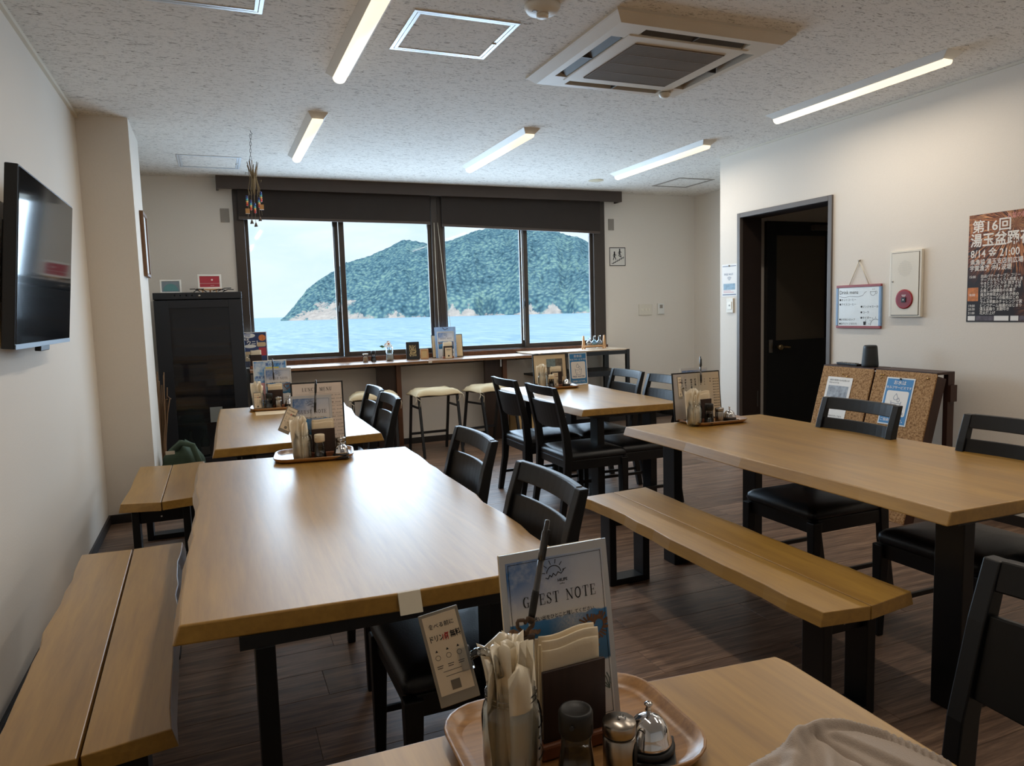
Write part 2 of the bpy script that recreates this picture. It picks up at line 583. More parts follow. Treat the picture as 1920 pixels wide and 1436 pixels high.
M_plank = custom('vinyl_wood_plank', _plank, .42, .4)
floor = struct('floor', MB().box(XL, 6.2, YB, YW, -.12, -.004), mat('plank_joint', (150, 138, 124), .8))
PL, PW = 1.22, .19
me_full = None
k = 0
n_pl = 0
x_hi = 4.25
for r in range(int((YW - .6) / PW) + 2):
    y0 = .42 + r * PW
    if y0 >= YW:
        break
    y1 = min(y0 + PW, YW)
    sx = XL - ((r * .47) % 1) * PL
    while sx < 5.45:
        a, b = max(sx, XL), min(sx + PL, 5.45)
        if b - a > .02 and not (y1 < 3.0 and a > 4.3):
            full = abs(b - a - PL) < 1e-6 and abs(y1 - y0 - PW) < 1e-6
            if full and me_full:
                o = bpy.data.objects.new('plank', me_full)
                COL.objects.link(o)
                o.parent = floor
                o.location = ((a + b) / 2, (y0 + y1) / 2, 0)
            else:
                L, H = (b - a) / 2 - .0006, (y1 - y0) / 2 - .0006
                m = MB().loft([[(-L, -H, -.004), (L, -H, -.004), (L, H, -.004), (-L, H, -.004)], [(-L, -H, -.001), (L, -H, -.001), (L, H, -.001), (-L, H, -.001)], [(-L + .001, -H + .001, 0), (L - .001, -H + .001, 0), (L - .001, H - .001, 0), (-L + .001, H - .001, 0)]])
                o = m.obj('plank', M_plank, floor, ((a + b) / 2, (y0 + y1) / 2, 0))
                if full:
                    me_full = o.data
            n_pl += 1
        sx += PL
struct('ceiling', MB().box(XL - .2, 6.3, YB - .2, YW + .2, CZ, CZ + .15), M_ceil)
struct('wall_left', MB().box(XL - .2, XL, YB, YW + .2, -.12, CZ), M_wall)
struct('wall_pillar', MB().box(XL, -.42, 5.35, 6.04, 0, CZ), M_wall)
struct('wall_rear', MB().box(XL - .2, 6.3, YB - .2, YB, -.12, CZ), M_wall)
# window wall, with the opening for the two sliding windows
ww = MB()
ww.box(XL, .245, YW, YW + .2, 0, CZ).box(4.20, 6.3, YW, YW + .2, 0, CZ).box(.245, 4.20, YW, YW + .2, 0, .905).box(.245, 4.20, YW, YW + .2, 2.53, CZ)
struct('wall_window', ww, M_wall)
struct('wall_below_window', MB().box(.30, 3.30, 7.20, YW, 0, .80), M_wall)
# right wall with the doorway (opening y 4.12 .. 5.08, z 0 .. 2.07)
wr = MB()
wr.box(XR, XR + .19, YB, 4.11, 0, CZ).box(XR, XR + .19, 5.09, 5.36, 0, CZ).box(XR, XR + .19, 4.11, 5.09, 2.07, CZ)
struct('wall_right', wr, M_wall)
struct('wall_hall_end', MB().box(XR + .19, 6.2, 5.30, 5.36, 0, CZ), M_wall)
struct('wall_far_right', MB().box(5.45, 5.6, 5.36, YW, 0, CZ), M_wall)
struct('wall_hall_side', MB().box(6.1, 6.2, YB, 5.30, 0, CZ), M_wall)
# baseboards
struct('baseboard_left', MB().box(XL, XL + .012, YB, 5.35, 0, .06).box(XL, -.408, 5.338, 5.35, 0, .06).box(-.42, -.408, 5.35, 6.04, 0, .06), M_base)
struct('baseboard_window', MB().box(.30, 3.312, 7.188, 7.20, 0, .06).box(3.30, 3.312, 7.2, YW, 0, .06).box(3.312, 5.45, YW - .012, YW, 0, .06).box(XL, .30, YW - .012, YW, 0, .06), M_base)
struct('baseboard_right', MB().box(XR - .012, XR, YB, 4.075, 0, .06).box(XR - .012, XR, 5.125, 5.372, 0, .06), M_base)
struct('trim_1', MB().box(XL, XL + .018, YB, 5.35, CZ - .022, CZ), M_ivory)
struct('trim_2', MB().box(XR - .012, XR, YB, 5.36, CZ - .014, CZ), M_ivory)

# doorway casing and the door behind it
d = bpy.data.objects.new('door_1', None)
COL.objects.link(d)
tag(d, kind='structure')
M_jamb = mat('dark_brown_jamb', (46, 34, 29), .5)
c = MB()
c.box(XR - .014, XR + .02, 5.082, 5.120, 0, 2.105).box(XR - .014, XR + .02, 4.08, 4.118, 0, 2.105).box(XR - .014, XR + .02, 4.118, 5.082, 2.066, 2.105)
c.obj('door_casing', M_bronze2, d, bevel=.003)
MB().box(XR + .02, XR + .22, 5.082, 5.10, 0, 2.08).obj('jamb', M_jamb, d)
MB().box(XR + .02, XR + .22, 4.10, 4.118, 0, 2.08).obj('jamb', M_jamb, d)
MB().box(XR + .02, XR + .22, 4.118, 5.082, 2.066, 2.084).obj('jamb', M_jamb, d)
MB().box(4.432, 4.437, 5.076, 5.082, .42, .56).obj('strike_plate', M_brush, d)
d2 = bpy.data.objects.new('door_2', None)
COL.objects.link(d2)
tag(d2, kind='structure')
m = MB().box(4.69, 5.55, 5.255, 5.295, 0, .985).box(4.69, 4.80, 5.255, 5.295, .985, 2.07).box(5.40, 5.55, 5.255, 5.295, .985, 2.07).box(4.80, 5.40, 5.255, 5.295, 1.945, 2.07)
m.obj('door_leaf', mat('black_door_leaf', (20, 20, 21), .5), d2, bevel=.003)
MB().box(4.80, 5.40, 5.27, 5.28, .985, 1.945).obj('door_panel', mat('frosted_door_panel', (92, 82, 68), .45), d2)
MB().box(4.71, 4.755, 5.248, 5.255, .875, .995).obj('lock_plate', M_brush, d2, bevel=.002)
kb = MB()
kb.lathe([(.012, 0), (.012, .035), (.026, .045), (.029, .06), (.024, .072), (.010, .076)], 16, M=Matrix.Translation((4.80, 5.255, .925)) @ Matrix.Rotation(PI / 2, 4, 'X'))
kb.tube([(4.80, 5.215, .925), (4.87, 5.21, .925), (4.92, 5.205, .92)], .012, 8)
kb.obj('door_handle', mat('brass_knob', (176, 152, 112), .25, .9), d2)
cl = MB().box(5.2, 5.43, 5.20, 5.255, 1.99, 2.04)
cl.tube([(5.25, 5.19, 2.02), (5.34, 5.08, 2.03)], .01, 6)
cl.obj('door_closer', M_bronze2, d2)

# the two sliding windows
def window(name, x0, xm0, xm1, x1, casL, casR):
    w = bpy.data.objects.new(name, None)
    COL.objects.link(w)
    tag(w, kind='structure')
    zb, zt = .91, 2.53
    f = MB()
    f.box(casL, x0 - .035, 7.335, 7.46, zb, zt).box(x1 + .035, casR, 7.335, 7.46, zb, zt).box(x0 - .035, x1 + .035, 7.335, 7.46, zt - .05, zt).box(x0 - .035, x1 + .035, 7.35, 7.46, zb - .02, zb + .012)
    f.obj('window_frame', M_bronze, w, bevel=.004)
    for (a, b, y) in ((x0, xm1, 7.425), (xm0, x1, 7.385)):
        s = MB()
        la = .035 if a == x0 else 0
        lb = .035 if b == x1 else 0
        wl, wr_ = (.035, xm1 - xm0 - .045) if a == x0 else (xm1 - xm0 - .045, .035)
        gl = a if a == x0 else xm0 + .05
        gr = b if b == x1 else xm1 - .05
        if a == x0:
            gl, gr = x0, xm0
            s.box(x0 - .035, x0, y - .015, y + .015, zb + .012, zt - .05).box(xm0, xm0 + .05, y - .015, y + .015, zb + .012, zt - .05)
        else:
            gl, gr = xm1, x1
            s.box(xm1 - .05, xm1, y - .015, y + .015, zb + .012, zt - .05).box(x1, x1 + .035, y - .015, y + .015, zb + .012, zt - .05)
        s.box(gl, gr, y - .015, y + .015, zb + .012, zb + .055).box(gl, gr, y - .015, y + .015, zt - .10, zt - .05)
        so = s.obj('sash', M_bronze, w, bevel=.003)
        MB().box(gl, gr, y - .003, y + .003, zb + .055, zt - .10).obj('pane', M_glass, so)
    lk = MB().box(xm0 + .012, xm0 + .035, 7.345, 7.372, 1.37, 1.43)
    lk.bar((xm0 + .023, 7.345, 1.40), (xm0 + .023, 7.335, 1.46), .012, .01)
    lk.obj('crescent_lock', M_dark, w, bevel=.003)
    MB().box(xm0 + .004, xm0 + .012, 7.366, 7.370, 1.0, 2.2).obj('weather_strip', M_alu if name == 'window_2' else M_dark, w)
    return w


window('window_1', .372, 1.16, 1.262, 2.12, .246, 2.222)
window('window_2', 2.32, 3.168, 3.247, 4.02, 2.222, 4.20)
struct('trim_3', MB().box(.246, 4.20, 7.30, 7.352, .868, .912), M_redwood)            # wooden sill board
struct('trim_4', MB().box(.11, 4.36, 7.215, 7.24, 2.515, CZ).box(.11, .13, 7.24, YW, 2.515, CZ).box(4.34, 4.36, 7.24, YW, 2.515, CZ), M_valance)   # blind box under the ceiling
struct('trim_5', MB().box(.15, 4.3, YW + .1, 7.95, 2.62, 2.80), M_bronze2)            # unseen eaves, added to hold back high sun at the windows

for lab, x0, x1, z0, z1 in (('dark brown roller blind rolled half down over the left sliding window', .288, 2.13, 2.262, 2.248), ('dark brown roller blind hanging slightly lower over the right sliding window', 2.255, 4.11, 2.229, 2.18)):
    b = thing('roller_blind', lab, 'blind', ((x0 + x1) / 2, 7.28, 2.515), group='roller blinds over the windows')
    w = (x1 - x0) / 2
    a, c = z0 - 2.515, z1 - 2.515
    MB().hexa([(-w, -.004, a), (w, -.004, c), (w, .004, c), (-w, .004, a), (-w, -.004, .05), (w, -.004, .05), (w, .004, .05), (-w, .004, .05)]).obj('blind_cloth', M_blind, b)
    MB().hexa([(-w, -.008, a - .014), (w, -.008, c - .014), (w, .008, c - .014), (-w, .008, a - .014), (-w, -.008, a + .012), (w, -.008, c + .012), (w, .008, c + .012), (-w, .008, a + .012)]).obj('bottom_bar', M_valance, b, bevel=.003)
cd = MB()
cd.tube([(2.165, 7.27, 2.25), (2.168, 7.27, 1.7), (2.175, 7.265, 1.16)], .0022, 5)
cd.tube([(2.20, 7.26, 2.25), (2.24, 7.25, 1.7), (2.30, 7.24, 1.12)], .0022, 5)
tag(cd.obj('blind_cord', M_string), 'thin pale pull cords hanging down the middle window post', 'cord')

# ------------------------------------------------------------------ outside: sea, wooded island
def _sea(t):
    v = t.coord((.45, .085, 1))
    a = t.noise(v, 1, 5, .6, .5)
    v2 = t.coord((.05, .012, 1))
    b = t.noise(v2, 1, 3, .5)
    c = t.mix(t.ramp(a, [(.35, (0, 0, 0)), (.65, (1, 1, 1))]), lin((118, 166, 202)), lin((190, 218, 236)))
    c = t.mix(t.math('MULTIPLY', b, .5), c, lin((160, 204, 226)))
    bn = t.n('ShaderNodeBump', Height=a, Strength=.5, Distance=.6)
    return c, bn.outputs[0]


M_sea = custom('sea_water', _sea, .42, .45)
ZS = -3.7
struct('sea', MB().add([(-20000, 12, ZS), (20000, 12, ZS), (30000, 40000, ZS), (-30000, 40000, ZS)], [(0, 1, 2, 3)]), M_sea)


def _hill(t):
    v = t.coord((.12, .12, .16))
    n1 = t.noise(v, 1, 4, .6)
    n2 = t.noise(t.coord((.018, .018, .03)), 1, 3, .55)
    vo = t.n('ShaderNodeTexVoronoi', Vector=t.coord((.21, .14, .21)), Scale=1.0, Randomness=1.0)
    k = t.math('ADD', t.math('MULTIPLY', n1, .35), t.math('MULTIPLY', n2, .35))
    k = t.math('ADD', k, t.math('MULTIPLY_ADD', vo.outputs['Distance'], -.42, .36))
    c = t.ramp(k, [(.28, lin((50, 82, 96))), (.48, lin((84, 120, 134))), (.68, lin((134, 166, 156)))])  # blue-grey distance haze is mixed into these tree colours
    at = t.n('ShaderNodeAttribute', _attribute_name='rock')
    rk = t.math('MULTIPLY', at.outputs['Fac'], t.math('MULTIPLY_ADD', t.noise(t.coord((.07, .05, .07)), 1, 5, .75), 2.6, -.45))
    rk = t.ramp(rk, [(.46, (0, 0, 0)), (.58, (1, 1, 1))])
    rc = t.mix(n1, lin((140, 134, 132)), lin((218, 208, 198)))
    return t.mix(rk, c, rc)


M_hill = custom('wooded_island', _hill, .95, .1)
# skyline of the island: (tan of azimuth from +Y, tan of elevation) measured from the room
RIDGE = [(526, 598), (535, 592), (550, 575.6), (575, 543), (599, 523), (628, 504), (648, 491), (684, 482), (717, 470), (737, 458), (757, 449), (782, 453), (802, 458), (835, 454), (859, 446), (888, 435), (920, 428), (948, 430), (977, 430), (1015, 429), (1050, 434), (1082, 446), (1103, 451), (1140, 468), (1180, 480), (1230, 500), (1300, 530), (1400, 566)]


def hill():
    cols = []
    for px, py_ in RIDGE:
        x, y = px - 960, 718 - py_
        dirv = r3 * x + u3 * y + f2 * FPX
        cols.append((dirv.x / dirv.y, dirv.z / math.hypot(dirv.x, dirv.y)))
    N, K = 300, 64
    a0, a1 = cols[0][0], cols[-1][0]
    rnd = random.Random(7)
    V, F, R = [], [], []
    bumps = [[rnd.uniform(-1, 1) for _ in range(400)] for _ in range(400)]

    def vn(u, v):
        i, j = int(math.floor(u)), int(math.floor(v))
        fu, fv = u - i, v - j
        fu, fv = fu * fu * (3 - 2 * fu), fv * fv * (3 - 2 * fv)
        g = lambda p, q: bumps[p % 400][q % 400]
        return (g(i, j) * (1 - fu) + g(i + 1, j) * fu) * (1 - fv) + (g(i, j + 1) * (1 - fu) + g(i + 1, j + 1) * fu) * fv

    for i in range(N + 1):
        ta = a0 + (a1 - a0) * i / N
        for q in range(len(cols) - 1):
            if cols[q][0] <= ta <= cols[q + 1][0] + 1e-9:
                f = (ta - cols[q][0]) / (cols[q + 1][0] - cols[q][0])
                te = cols[q][1] * (1 - f) + cols[q + 1][1] * f
                break
        s = i / N
        D0 = 1080 - 420 * min(1, s * 1.5) + 25 * vn(s * 16, 3.3) + 14 * vn(s * 40, 9.7)
        D1 = D0 + 60 + 240 * min(1, max(0, te) / .08)
        H = max(0.5, te * D1 * math.sqrt(1 + ta * ta) + 1.33 - ZS)
        for k_ in range(K + 1):
            w = k_ / K
            if w <= .92:
                ww_ = w / .92
                D = D0 + (D1 - D0) * ww_
                cliff = .10 * min(1, s * 3 + .5)
                hh = H * (cliff * min(1, ww_ / .05) + (1 - cliff) * (1 - (1 - ww_) ** 1.35))
            else:
                D = D1 + (w - .92) / .08 * 160
                hh = H * (1 - (w - .92) / .08 * .8)
            env = min(1, ww_ * 6) if w <= .92 else 1
            gully = vn(ta * 46 + 5, D / 130) * 7 + vn(ta * 110 + 9, D / 60) * 3.2
            tree = 2.4 * abs(vn(ta * 330, D / 8.5)) + 1.3 * vn(ta * 620 + 40, D / 4.6)
            damp = (1 - max(0, min(1, (w - .6) / .32)) * .75) if w <= .92 else .25
            z = ZS - 1 + hh + env * (gully * min(1, H / 60) * damp + tree * min(1, H / 25) * .8)
            V.append((ta * D, D, z))
            head = max(0, 1 - abs(s - .06) / .11)
            spots = max(max(0, 1 - abs(s - q_) / .022) for q_ in (.20, .31, .345, .47, .52))
            base = max(0, 1 - ww_ / .035) if w <= .92 else 0
            hi = head * max(0, 1 - ww_ / .55) * 1.35 + spots * max(0, 1 - ww_ / .18) * .62 + base * .6
            R.append(min(1, hi) if w <= .92 else 0)
    for i in range(N):
        for k_ in range(K):
            p = i * (K + 1) + k_
            F.append((p, p + K + 1, p + K + 2, p + 1))
    me = bpy.data.meshes.new('hill')
    me.from_pydata(V, [], F)
    at = me.attributes.new('rock', 'FLOAT', 'POINT')
    at.data.foreach_set('value', R)
    me.materials.append(M_hill)
    me.update()
    o = bpy.data.objects.new('hill', me)
    COL.objects.link(o)
    tag(o, kind='structure')


hill()

# ------------------------------------------------------------------ ceiling things
def fixture(x, y0, y1, label):
    L = (y1 - y0) / 2
    t = thing('ceiling_light', label, 'ceiling light', (x, (y0 + y1) / 2, CZ), 0, 'long ceiling lights')
    b = MB()
    w0, w1, h = .066, .034, .036
    b.loft([[(-w0, -L, 0), (w0, -L, 0), (w0, L, 0), (-w0, L, 0)], [(-w1, -L + .05, -h), (w1, -L + .05, -h), (w1, L - .05, -h), (-w1, L - .05, -h)]])
    b.obj('housing', M_white, t, bevel=.002)
    pr = [(.036 * math.cos(a), -h + .008 - .036 * abs(math.sin(a)) ** .8) for a in [PI * i / 10 for i in range(11)]]
    r0 = [(p, -L + .045, z) for p, z in pr]
    r1 = [(p, L - .045, z) for p, z in pr]
    MB().loft([r0, r1], sm=True).obj('diffuser', M_diff, t)
    lamp('led_strip', 'AREA', LEDW, (1, .89, .75), (x, (y0 + y1) / 2, CZ - .082), (0, 0, 0), .06, y1 - y0 - .12)


fixture(.712, 2.76, 4.10, 'long ceiling light nearest the left wall, cut off by the top of the photo')
fixture(.712, 4.87, 6.22, 'short-looking ceiling light above the table by the wine cooler, left of centre')
fixture(2.21, 4.87, 6.30, 'long ceiling light in front of the middle of the window, between two others')
fixture(3.735, 4.83, 6.30, 'long ceiling light near the window end of the right wall')
fixture(3.715, 2.76, 4.12, 'long ceiling light above the right wall poster and fire alarm')
for x in (.712, 2.21, 3.72):
    fixture(x, .66, 2.0, 'long ceiling light overhead, outside the photo')

# ceiling cassette air conditioner
t = thing('air_conditioner', 'square ceiling cassette air conditioner with brown filter grille', 'air conditioner', (2.21, 3.345, CZ))
h0, h1 = .50, .455
fr = MB()
fr.loft([[(-h0, -h0, 0), (h0, -h0, 0), (h0, h0, 0), (-h0, h0, 0)], [(-h0, -h0, -.012), (h0, -h0, -.012), (h0, h0, -.012), (-h0, h0, -.012)]])
# ring of the lower face, leaving a slot on every side
for k in range(4):
    R = Matrix.Rotation(PI / 2 * k, 4, 'Z')
    fr.hexa([(-h0, -h0, -.012), (h0, -h0, -.012), (h1 - .0, -h1, -.012), (-h1, -h1, -.012), (-h0 + .01, -h0 + .01, -.016), (h0 - .01, -h0 + .01, -.016), (h1, -h1, -.046), (-h1, -h1, -.046)][::1], R)
    fr.box(-.455, -.345, -.455, -.345, -.046, -.012, R)
    fr.box(-.345, -.30, -.455, -.345, -.046, -.012, R)
    fr.box(.30, .345, -.455, -.345, -.046, -.012, R)
    fr.box(-.30, .30, -.455, -.415, -.046, -.012, R)
fr.obj('panel_frame', M_acpl, t)
for k in range(4):
    R = Matrix.Rotation(PI / 2 * k, 4, 'Z')
    MB().box(-.30, .30, -.415, -.345, -.016, -.013, R).obj('air_outlet', M_dark, t)
    lv = MB().hexa([(-.285, -.40, -.022), (.285, -.40, -.022), (.285, -.352, -.044), (-.285, -.352, -.044), (-.285, -.398, -.019), (.285, -.398, -.019), (.285, -.350, -.041), (-.285, -.350, -.041)], R)
    lv.box(-.004, .004, -.41, -.35, -.045, -.016, R)
    lv.obj('louver', mat('louver_plastic', (70, 66, 62), .45), t)
MB().box(-.345, .345, -.345, .345, -.05, -.014).obj('intake_panel', M_acpl, t, bevel=.006)
g = MB()
g.box(-.262, .262, -.262, .262, -.053, -.05)
gr = g.obj('grille', mat('filter_grille', (112, 98, 82), .7), t)
gl = MB()
for i in range(53):
    x = -.258 + i * .516 / 52
    gl.box(x - .0014, x + .0014, -.26, .26, -.0555, -.053)
for i in range(5):
    y = -.26 + i * .13
    gl.box(-.26, .26, y - .002, y + .002, -.056, -.0525)
tag(gl.obj('grille_rib', mat('filter_grille_rib', (132, 116, 98), .6), gr), kind='stuff')
MB().lathe([(.036, -.05), (.036, -.056), (.030, -.066), (.020, -.074), (.004, -.076)], 16, (.345, .385, 0)).obj('sensor', M_ivory, t)

# access hatches
def hatch(x0, x1, y0, y1, label, m=M_alu):
    t = thing('ceiling_hatch', label, 'ceiling hatch', ((x0 + x1) / 2, (y0 + y1) / 2, CZ), group='square ceiling hatches')
    a, b = (x1 - x0) / 2, (y1 - y0) / 2
    f = MB()
    for w0, w1, z in ((0, .016, -.004), (.019, .034, -.0035)):
        f.box(-a + w0, a - w0, -b + w0, -b + w1, z, 0).box(-a + w0, a - w0, b - w1, b - w0, z, 0).box(-a + w0, -a + w1, -b + w1, b - w1, z, 0).box(a - w1, a - w0, -b + w1, b - w1, z, 0)
    f.obj('hatch_frame', m, t)
    MB().box(-a + .035, a - .035, -b + .035, b - .035, -.0012, 0).obj('hatch_panel', M_ceil, t)
    MB().lathe([(.012, 0), (.012, -.006), (.002, -.007)], 12, (a - .026, b * .1, 0)).obj('latch', M_brush, t)


hatch(.89, 1.383, 3.15, 3.638, 'square white framed ceiling hatch left of the air conditioner')
hatch(-.21, .282, 2.92, 3.40, 'square ceiling hatch cut off at the top of the photo near the left wall')
hatch(-.18, .303, 6.385, 6.884, 'square white framed ceiling hatch above the wine cooler corner')
hatch(4.49, 4.935, 6.31, 6.81, 'square thin framed ceiling hatch in the far right corner', mat('grey_hatch_trim', (150, 142, 132), .5))
t = thing('smoke_detector', 'round white smoke detector at the top of the photo beside the air conditioner', 'smoke detector', (1.395, 2.94, CZ))
MB().lathe([(.078, 0), (.078, -.012), (.066, -.030), (.03, -.036), (.002, -.036)], 24).obj('detector_body', M_white, t)
MB().lathe([(.026, -.036), (.026, -.05), (.018, -.054), (.002, -.054)], 14).obj('sensor', M_ivory, t)
MB().box(-.05, -.02, -.02, .0, -.0355, -.033).obj('rating_label', M_greyp, t)
tag(MB().lathe([(.078, 0), (.078, -.003), (.074, -.005), (.002, -.005)], 28).obj('ceiling_speaker', mat('beige_disc', (196, 182, 152), .6), None, (3.715, 6.65, CZ)), 'flat beige round plate on the ceiling near the window', 'ceiling plate')

# ------------------------------------------------------------------ tables
def table(name, label, loc, outline, H=.70, th=.044, grow=.014, legs=None, rot=0, dirt=None):
    """slab table: outline of the top in metres relative to loc"""
    t = thing(name, label, 'table', (*loc, 0))
    o = MB().prism(outline, H - th, H, grow=grow)
    o.obj('tabletop', M_top, t, bevel=.004, seg=2)
    if legs:
        x0, x1, y0, y1, w, dd = legs
        for y in (y0, y1):
            for x in (x0, x1):
                MB().box(x - w / 2, x + w / 2, y - dd / 2, y + dd / 2, 0, H - th - .03).obj('leg', M_blk, t, bevel=.003)
            MB().box(x0 + w / 2, x1 - w / 2, y - dd / 2, y + dd / 2, .0, .045).obj('foot_bar', M_blk, t, bevel=.003)
            MB().box(x0 - w / 2 - .03, x1 + w / 2 + .03, y - dd / 2, y + dd / 2, H - th - .03, H - th).obj('top_plate', M_steel_blk, t)
        MB().box((x0 + x1) / 2 - .03, (x0 + x1) / 2 + .03, y0 + dd / 2, y1 - dd / 2, H - th - .05, H - th).obj('stretcher', M_blk, t, bevel=.003)
    return t


def rel(pts, loc):
    return [(x - loc[0], y - loc[1]) for x, y in pts]


T1r = [(.35, 1.570), (.58, 1.568), (.800, 1.566), (.801, 1.926), (.809, 2.06), (.798, 2.223), (.809, 2.439), (.803, 2.617), (.808, 2.815), (.811, 3.018), (.813, 3.352)]
T1l = [(-.094, 3.44), (-.091, 3.2), (-.094, 2.971), (-.084, 2.743), (-.095, 2.557), (-.093, 2.267), (-.100, 2.097), (-.097, 1.947), (-.101, 1.804), (-.105, 1.604)]
l1 = (.36, 2.5)
t1 = table('dining_table', 'large wooden table at middle left with pale tape on its near edge', l1, rel(live(T1r, .006, .09, 3) + live(T1l, .007, .09, 4), l1), grow=.016, legs=(.06 - .36, .60 - .36, 1.64 - 2.5, 3.2 - 2.5, .042, .10))
tag(MB().hexa([(-.026, -.0222, -.044), (.026, -.0222, -.044), (.026, -.017, -.044), (-.026, -.017, -.044), (-.026, -.0025, .0012), (.026, -.0025, .0012), (.026, .004, .0012), (-.026, .004, .0012)]).obj('edge_tape', mat('pale_tape', (206, 196, 176), .6), None, (.374, 1.5695, .70)), 'strip of pale tape stuck over the near edge of the middle left table', 'tape')
T2 = [(1.988, 1.446), (2.5, 1.43), (2.86, 1.42), (2.872, 1.81), (2.874, 2.112), (2.866, 2.6), (2.87, 3.03), (2.862, 3.26), (2.5, 3.27), (1.99, 3.286), (1.999, 2.763), (1.986, 2.369), (1.995, 2.06), (1.997, 1.778)]
l2 = (2.43, 2.35)
table('dining_table', 'large wooden table at right beside the cork boards and fire alarm', l2, rel(T2, l2), grow=.018, legs=(2.148 - 2.43, 2.665 - 2.43, 1.55 - 2.35, 3.09 - 2.35, .05, .10))
T3 = [(2.11, 3.982), (2.45, 3.965), (2.80, 3.935), (2.83, 4.3), (2.845, 4.8), (2.885, 5.385), (2.5, 5.47), (2.16, 5.52), (2.14, 5.1), (2.13, 4.6), (2.10, 4.25)]
l3 = (2.48, 4.7)
table('dining_table', 'wooden table with four black chairs in front of the black shelf rack', l3, rel(T3, l3), grow=.016, legs=(2.28 - 2.48, 2.68 - 2.48, 4.12 - 4.7, 5.28 - 4.7, .05, .10))
T4 = [(-.029, 3.762), (.4, 3.86), (.798, 4.004), (.808, 4.3), (.80, 4.6), (.835, 4.916), (.83, 5.1), (.847, 5.28), (.85, 5.40), (.4, 5.43), (.012, 5.458), (.0, 5.1), (-.006, 4.837), (-.016, 4.4), (-.022, 4.002)]
T4 = [(-.029, 3.762), (.4, 3.775), (.796, 4.0 - .19), (.800, 4.3), (.80, 4.6), (.835, 4.916), (.83, 5.1), (.847, 5.28), (.85, 5.40), (.4, 5.43), (.012, 5.458), (.0, 5.1), (-.006, 4.837), (-.016, 4.4), (-.022, 4.002)]
l4 = (.4, 4.6)
table('dining_table', 'wooden table at the back left beside the tall black wine cooler', l4, rel(T4, l4), grow=.016, legs=(.12 - .4, .66 - .4, 3.95 - 4.6, 5.25 - 4.6, .05, .10))
T5 = [(-.60, -.25), (.88, -.25), (.885, .3), (.895, .62), (.902, .95), (.895, .977), (.62, 1.002), (.3, .996), (.1, .998), (-.62, 1.01), (-.61, .5)]
l5 = (.15, .4)
table('dining_table', 'nearest wooden table at the bottom of the photo, a beige garment lying on it', l5, rel(T5, l5), grow=.006, legs=(-.45 - .15, .72 - .15, -.05 - .4, .80 - .4, .05, .10))

# ------------------------------------------------------------------ benches of two boards
def bench(label, loc, boards, legs, H=.42, th=.045, grow=.012):
    t = thing('bench', label, 'bench', (*loc, 0), group='wooden benches')
    for b in boards:
        MB().prism(rel(b, loc), H - th, H, grow=grow).obj('seat_board', M_top, t, bevel=.0025)
    x0, x1, y0, y1 = legs
    for y in (y0, y1):
        for x in (x0, x1):
            MB().box(x - .018, x + .018, y - .045, y + .045, 0, H - th - .001, Matrix.Translation((-loc[0], -loc[1], 0))).obj('leg', M_blk, t, bevel=.003)
        MB().box(x0 + .018, x1 - .018, y - .045, y + .045, 0, .03, Matrix.Translation((-loc[0], -loc[1], 0))).obj('foot_bar', M_blk, t, bevel=.002)
        MB().box(x0 + .018, x1 - .018, y - .02, y + .02, H - th - .09, H - th - .001, Matrix.Translation((-loc[0], -loc[1], 0))).obj('apron', M_blk, t, bevel=.002)
        for q in (-.04, .05):
            MB().lathe([(.006, 0), (.006, .003), (.001, .004)], 8, M=Matrix.Translation(((x0 + x1) / 2 - loc[0], y - .0205 - loc[1], H - th - .045 + q * .4)) @ Matrix.Rotation(PI / 2, 4, 'X')).obj('bolt', M_chrome, t)
    return t


BLr = [(-.172, 3.215), (-.179, 2.962), (-.167, 2.788), (-.171, 2.598), (-.163, 2.482), (-.164, 2.311), (-.156, 2.165), (-.160, 2.081), (-.157, 1.951), (-.149, 1.823), (-.143, 1.722)]
BLl = [(-.500, 1.68), (-.502, 1.903), (-.512, 2.133), (-.518, 2.451), (-.527, 2.796), (-.526, 3.033), (-.536, 3.225)]
g0, g1 = (-.3205, 1.690), (-.3535, 3.207)
bl = (-.335, 2.45)
bench('long two-board wooden bench along the left wall at the bottom left', bl, [live(BLl, .007, .1, 5) + [(-.356, 3.207), (-.3235, 1.686)], [(-.3500, 3.209)] + live(BLr, .007, .08, 6) + [(-.3165, 1.690)]], (-.46, -.22, 1.83, 3.08))
BRl = [(1.60, 3.06), (1.617, 2.979), (1.630, 2.806), (1.622, 2.585), (1.619, 2.462), (1.608, 2.329), (1.612, 2.157), (1.604, 2.002), (1.612, 1.914), (1.605, 1.692), (1.607, 1.556)]
BRr = [(1.967, 1.556), (1.963, 1.8), (1.957, 2.065), (1.967, 2.348), (1.957, 2.54), (1.970, 2.832), (1.978, 3.082)]
br = (1.78, 2.3)
bench('two-board wooden bench standing in the aisle between the two large tables', br, [live(BRl, .005, .1, 7) + [(1.767, 1.531), (1.780, 3.068)], live(BRr, .005, .1, 8) + [(1.784, 3.068), (1.771, 1.531)]], (1.698, 1.882, 1.67, 2.975))
FLl = [(-.478, 5.036), (-.479, 4.7), (-.474, 4.411), (-.485, 4.041)]
FLr = [(-.148, 4.028), (-.142, 4.35), (-.125, 4.7), (-.106, 5.028)]
fl = (-.3, 4.5)
bench('short-looking wooden bench behind the left wall bench, below the framed picture', fl, [FLl + [(-.2985, 3.984), (-.2935, 5.0)], FLr + [(-.2895, 5.0), (-.2945, 3.992)]], (-.43, -.19, 4.15, 4.86))

